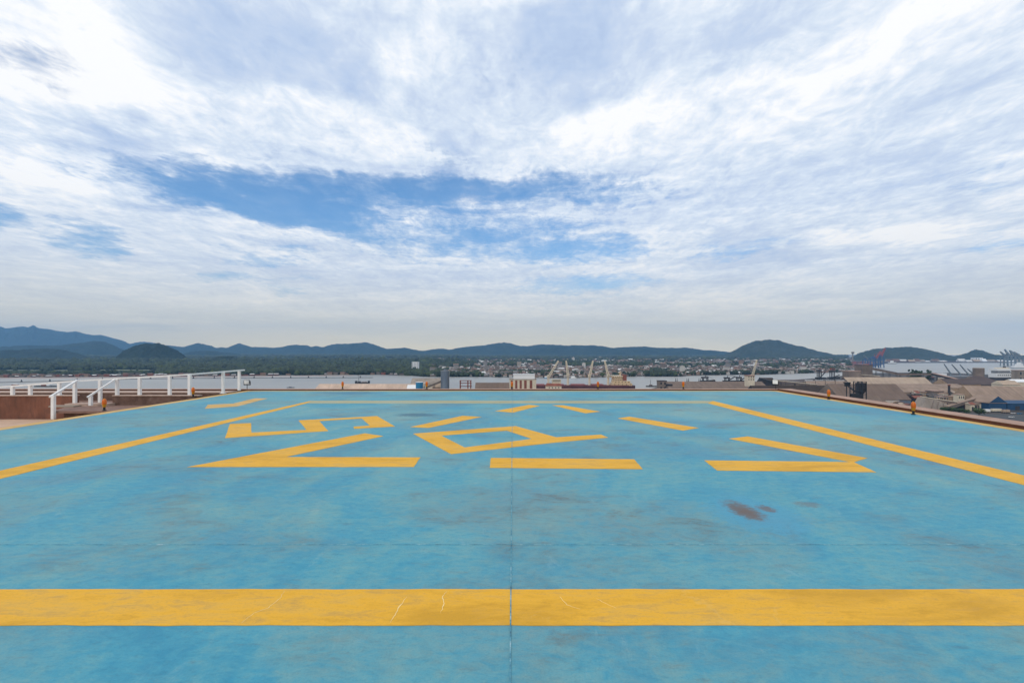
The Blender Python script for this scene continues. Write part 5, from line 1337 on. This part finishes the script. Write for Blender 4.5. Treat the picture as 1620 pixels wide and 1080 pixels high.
sts('faint blue quay crane behind the container stacks', 1373, 577, 562, 2300, M['bluecrane'], M['greycrane'], -6)
for i, (x, yt, ln_) in enumerate(((1592, 556, -9), (1597, 552.5, -7), (1603, 554, -5), (1609, 555, -9), (1616, 556.5, -11))):
    sts(['grey crane with boom leaning left, first at the right frame edge', 'grey crane with the highest boom at the right frame edge', 'grey crane with the steepest boom at the right edge', 'grey crane behind the white far vessel', 'grey crane cut by the right frame edge'][i], x, 574, yt, 2150 + 40 * i, M['greycrane'], M['greycrane'], ln_, 6)
CM = [M['rust'], M['redcrane'], mat('mauve_container_paint', (.26, .13, .14), .7, .2, .05), mat('orange_container_paint', (.40, .16, .08), .7, .2, .05), M['bluegrey'], M['concrete']]
n = 0
for row, (yb, Y) in enumerate(((579.2, 2130), (577.5, 2260), (575.6, 2420), (573.6, 2640))):
    for x in np.arange(1326 + row * 4, 1384 - (row == 0) * 6, 6.2):
        a = P(x, yb, Y); nl_ = int(rng.integers(2, 5))
        t0 = thing('container_stack', 'stack of red and mauve containers on the quay beside the blue cranes', 'containers', (a.x, Y, -65.5), 'container stacks by the blue cranes')
        for j in range(nl_):
            MB().box(a.x, a.x + 14.5, Y, Y + 12, -65.5 + j * 2.75, -65.5 + j * 2.75 + 2.6).build('container', CM[int(rng.choice(6, p=[.24, .26, .2, .14, .08, .08]))], t0)
tq = MB().prism([(p.x, p.y) for p in gpx([(1318, 580.6), (1378, 580.4), (1392, 577.9), (1400, 575.2), (1420, 573.9), (1800, 573.1), (1800, 568), (1318, 568)], -65.6)], -67, -65.6)
tag(tq.build('far_quay', M['yard'], loc=(1700, 2300, -65.6)), 'far quay carrying the container stacks', 'quay', kind='structure')
rs = [M['white'], RM[5], RM[6], M['tan_pale'], RM[1], M['concrete']]
x = 1404.0; i = 0
while x < 1640:
    w = float(rng.uniform(6, 15)); big = rng.random()
    if not (1490 < x < 1520 and big < .4):
        a = 571.2 + rng.uniform(-.4, .8)
        hall_px('shore_shed', 'pale shed in the row along the far right shore', x, x + w, a, a - rng.uniform(1.2, 4.2), 2950 + float(rng.uniform(0, 160)), 12, rs[int(rng.integers(0, 6))], rs[int(rng.integers(0, 6))], base=-66, group='sheds along the far right shore', cat='shed')
    x += w + float(rng.uniform(-1, 5))
block('shore_silo', 'large white block at the foot of the pointed hill', 'silo', 1542.5, 1555, 565.6, 3100, 30, M['white'], M['white'], (3, 2), base=-66)
# geared ship with slanting jibs
SY2 = 1260.0
t_ = thing('geared_ship', 'pale ship with four thin slanting jibs behind the silo', 'ship', (P(1515, 597, SY2).x, SY2, WZ))
a, b = P(1484, 594.5, SY2), P(1546, 594.5, SY2)
MB().prism([(a.x, SY2 + 4), (a.x + 8, SY2), (b.x - 12, SY2), (b.x, SY2 + 9), (b.x - 12, SY2 + 18), (a.x + 8, SY2 + 18), (a.x, SY2 + 14)], WZ - .5, a.z).build('hull', M['steel'], t_)
a, b = P(1488, 590.5, SY2), P(1499, 594.5, SY2); MB().box(a.x, b.x, SY2 + 2, SY2 + 16, b.z, a.z).build('deckhouse', M['white'], t_)
for (x0, y0, x1, y1) in ((1504, 591, 1493.5, 575.5), (1519.5, 592, 1505.5, 576), (1532, 592, 1518.5, 576.5), (1540.5, 592, 1530.5, 583)):
    a, b = P(x0, y0, SY2 + 8), P(x1, y1, SY2 + 8)
    c_ = MB().cone((a.x, SY2 + 8, P(0, 594.5, SY2).z), (a.x, SY2 + 8, a.z + 3), 1.6, 1.4, 10).build('crane_pedestal', M['greycrane'], t_)
    m1 = MB(); lattice(m1, a, b, 2.2, 7, t=.55); m1.build('jib', M['greycrane'], c_)
# white ferry like vessel moored at the right
SY3 = 930.0
t_ = thing('moored_ship', 'white superstructure of a ship moored behind the purple shed', 'ship', (P(1590, 600, SY3).x, SY3, WZ))
def s3b(x0, x1, yt, yb, dep, name, m, par, off=0):
    pb = MB(); pbox(pb, x0, x1, yt, yb, SY3 + off, dep); return pb.build(name, m, par)
a, b = P(1572, 597, SY3), P(1640, 597, SY3)
MB().prism([(a.x, SY3 + 8), (a.x + 9, SY3), (b.x, SY3), (b.x, SY3 + 18), (a.x + 9, SY3 + 18)], WZ - .5, a.z).build('hull', M['dark_steel'], t_)
s3b(1576.5, 1601, 590.5, 597, 16, 'lower_deck', M['white'], t_, 1)
s3b(1578.5, 1598.5, 586.5, 590.5, 13, 'promenade', M['steel'], t_, 2.5)
s3b(1576.8, 1600.5, 583.0, 586.5, 16, 'bridge_deck', M['white'], t_, 1)
s3b(1581, 1597, 581.6, 583.0, 10, 'wheelhouse', M['cream'], t_, 3)
s3b(1589, 1591.5, 579.6, 581.6, 3, 'radar_mast', M['dark_steel'], t_, 6)
s3b(1602, 1612, 589, 597, 12, 'deckhouse', M['concrete'], t_, 3)
for k in range(7):
    x = 1578.5 + k * 3.2; s3b(x, x + 1.3, 592.4, 594.2, .1, 'window', M['glass'], t_, .92)
launch('ship', 'white vessel lying before the grey cranes at the right edge', 1600, 1623, 582.3, M['steel'], [(.05, .9, 2.5, 9, M['white']), (.3, .75, 9, 17, M['white']), (.45, .6, 17, 23, M['white'])], hh=2.5)
s3 = block('dock_shed', 'pale grey block at the right frame edge by the white ship', 'shed', 1612, 1630, 585.5, 900, 14, M['concrete'], M['kerb_top'], (3, 3))

# ---- trees and vehicles by the port road
def tree(label, p, h, r, seed, group=None, leaf=1.0):
    t_ = thing('tree', label, 'tree', p, group)
    rr = np.random.default_rng(seed)
    tm = MB(); top = Vector((p.x + rr.uniform(-.3, .3), p.y, p.z + h * .62))
    tm.cone(p, top, h * .035, h * .016, 8)
    cs = []
    for k in range(6):
        a_ = k * 1.05 + rr.uniform(-.3, .3); st_ = Vector(p).lerp(top, .5 + .08 * k)
        en = Vector((p.x + math.cos(a_) * r * .6, p.y + math.sin(a_) * r * .6, p.z + h * (.6 + .05 * k))); tm.cone(st_, en, h * .014, h * .006, 6); cs.append(en)
    tm.build('trunk', M['trunk'], t_)
    n = 900; V = []; T = []
    cl = [Vector((p.x + rr.normal(0, r * .42), p.y + rr.normal(0, r * .42), p.z + h * rr.uniform(.45, .92))) for _ in range(16)] + cs
    for i in range(n):
        c = cl[i % len(cl)]; d = Vector(rr.normal(0, 1, 3)); d.normalize(); d *= r * .34 * rr.random() ** .4
        q_ = c + d; s = r * rr.uniform(.07, .14) * leaf; a1 = Vector(rr.normal(0, 1, 3)).normalized() * s; b1 = a1.orthogonal().normalized() * s * .7
        V += [q_ - a1, q_ - b1, q_ + a1, q_ + b1]; T += [min(1, max(0, .5 + .25 * math.sin(i % len(cl) * 7.3) + rr.normal(0, .12)))] * 4
    me_v = np.array([v[:] for v in V]) - np.array(p[:]); f = np.arange(4 * n).reshape(n, 4)
    o = np_mesh('crown', me_v, f, M['leaf'], tint=T); o.parent = t_
    return t_
for i, (x, yb, Y, h, r, lab) in enumerate(((1494, 655, 525, 6.5, 5.0, 'low broad green tree below the grey bunker'), (1506, 656, 520, 6, 4.6, 'green tree right of the bunker by the kerb'), (1518, 656.5, 518, 5.6, 4.6, 'dark green tree in the middle of the roadside group'),
        (1528, 657, 514, 5.2, 4.0, 'small green tree right of the roadside group'), (1549, 659, 500, 7.6, 5.6, 'round green tree standing alone by the white trailers'), (1541.5, 634.5, 590, 6, 2.6, 'little tree at the corner of the grain shed'))):
    p = G(x, VY + F * (EYE - GZ) / Y, GZ); tree(lab, p, h, r, 40 + i)
for i, (x, yt, Y, lab) in enumerate(((1442, 583.0, 940, 'dark ragged tree at the left of three on the quay'), (1448.5, 583.6, 940, 'dark ragged tree in the middle of three on the quay'), (1455, 584.2, 940, 'dark ragged tree at the right of three on the quay'), (1469.5, 583.6, 940, 'dark tree standing alone right of the three on the quay'))):
    top = P(x, yt, Y); p = Vector((top.x, Y, GZ)); h = top.z - GZ
    tree(lab, p, h, 4.6, 60 + i, leaf=2.2)
for i, (x, Y, h, r) in enumerate(((852, 660, 13, 5), (858, 664, 12.5, 5), (863, 668, 12, 4.5))):
    tree(['dark tree right against the striped building', 'dark tree between striped building and cream house', 'dark tree left against the cream dock house'][i], G(x, VY + F * (EYE - GZ) / Y, GZ), h, r, 80 + i)
for i, (x0, x1, Y, m_, lab) in enumerate(((1545, 1567, 528, 'white', 'long white trailer behind the lone round tree'), (1570, 1585, 532, 'cream', 'pale trailer right of the long white one'), (1588, 1598, 524, 'tan_pale', 'low tan trailer before the blue sheds'))):
    a = G(x0, VY + F * (EYE - GZ) / Y, GZ); b = G(x1, VY + F * (EYE - GZ) / Y, GZ)
    t_ = thing('truck_trailer', lab, 'trailer', ((a.x + b.x) / 2, Y, GZ))
    MB().box(a.x, b.x, Y, Y + 2.5, GZ + 1.1, GZ + 3.7).build('box_body', M[m_], t_)
    MB().box(a.x + .3, b.x - .3, Y + .3, Y + 2.2, GZ + .8, GZ + 1.1).build('chassis', M['black'], t_)
    for u in (.12, .2, .8, .88):
        x = a.x + (b.x - a.x) * u
        for yy in (Y + .1, Y + 2.1): MB().cone((x, yy, GZ + .5), (x, yy + .3, GZ + .5), .5, .5, 12).build('wheel', M['black'], t_)
def car(label, x, Y, m_):
    p = G(x, VY + F * (EYE - GZ) / Y, GZ); X = p.x
    t_ = thing('parked_car', label, 'car', p)
    MB().prism([(X - 2.1, Y - .85), (X + 2.1, Y - .85), (X + 2.1, Y + .85), (X - 2.1, Y + .85)], GZ + .35, GZ + .95).build('body', m_, t_)
    MB().hexa([(X - 1.3, Y - .8, GZ + .95), (X + 1.2, Y - .8, GZ + .95), (X + 1.2, Y + .8, GZ + .95), (X - 1.3, Y + .8, GZ + .95), (X - .8, Y - .65, GZ + 1.5), (X + .6, Y - .65, GZ + 1.5), (X + .6, Y + .65, GZ + 1.5), (X - .8, Y + .65, GZ + 1.5)]).build('cabin', M['glass'], t_)
    for sx in (-1.3, 1.3):
        for yy in (-.9, .75): MB().cone((X + sx, Y + yy, GZ + .35), (X + sx, Y + yy + .15, GZ + .35), .35, .35, 12).build('wheel', M['black'], t_)
car('white car on the yard at the end of the brown shed', 1437, 583, M['white'])
car('white car before the deep blue shed', 1603, 520, M['white'])
car('blue car before the deep blue shed', 1613, 516, M['blue_tank'])
car('white car on the port road at the right edge', 1600, 490, M['white'])

# ================================================================== haze over harbour and hills
hz_ = MB().box(-13600, 13600, -400, 12800, -68, 760).build('haze', None, loc=(0, 0, -68)) if False else None
me = bpy.data.meshes.new('haze'); b = bmesh.new(); bmesh.ops.create_cube(b, size=1); b.to_mesh(me); b.free()
o = bpy.data.objects.new('haze', me); COL.objects.link(o)
o.scale = (27200, 13200, 740); o.location = (0, 6200, 302)
m = bpy.data.materials.new('thin_blue_haze'); m.use_nodes = True
k = NG(m.node_tree); k.n.clear()
pv = k.new('ShaderNodeVolumePrincipled'); pv.inputs['Color'].default_value = (.28, .58, .98, 1)
pv.inputs['Density'].default_value = HAZE; pv.inputs['Anisotropy'].default_value = 0.0
mo = k.new('ShaderNodeOutputMaterial'); k.link(pv.outputs[0], mo.inputs['Volume'])
me.materials.append(m)
tag(o, 'thin bluish haze over the harbour and the hills', 'haze', kind='stuff')
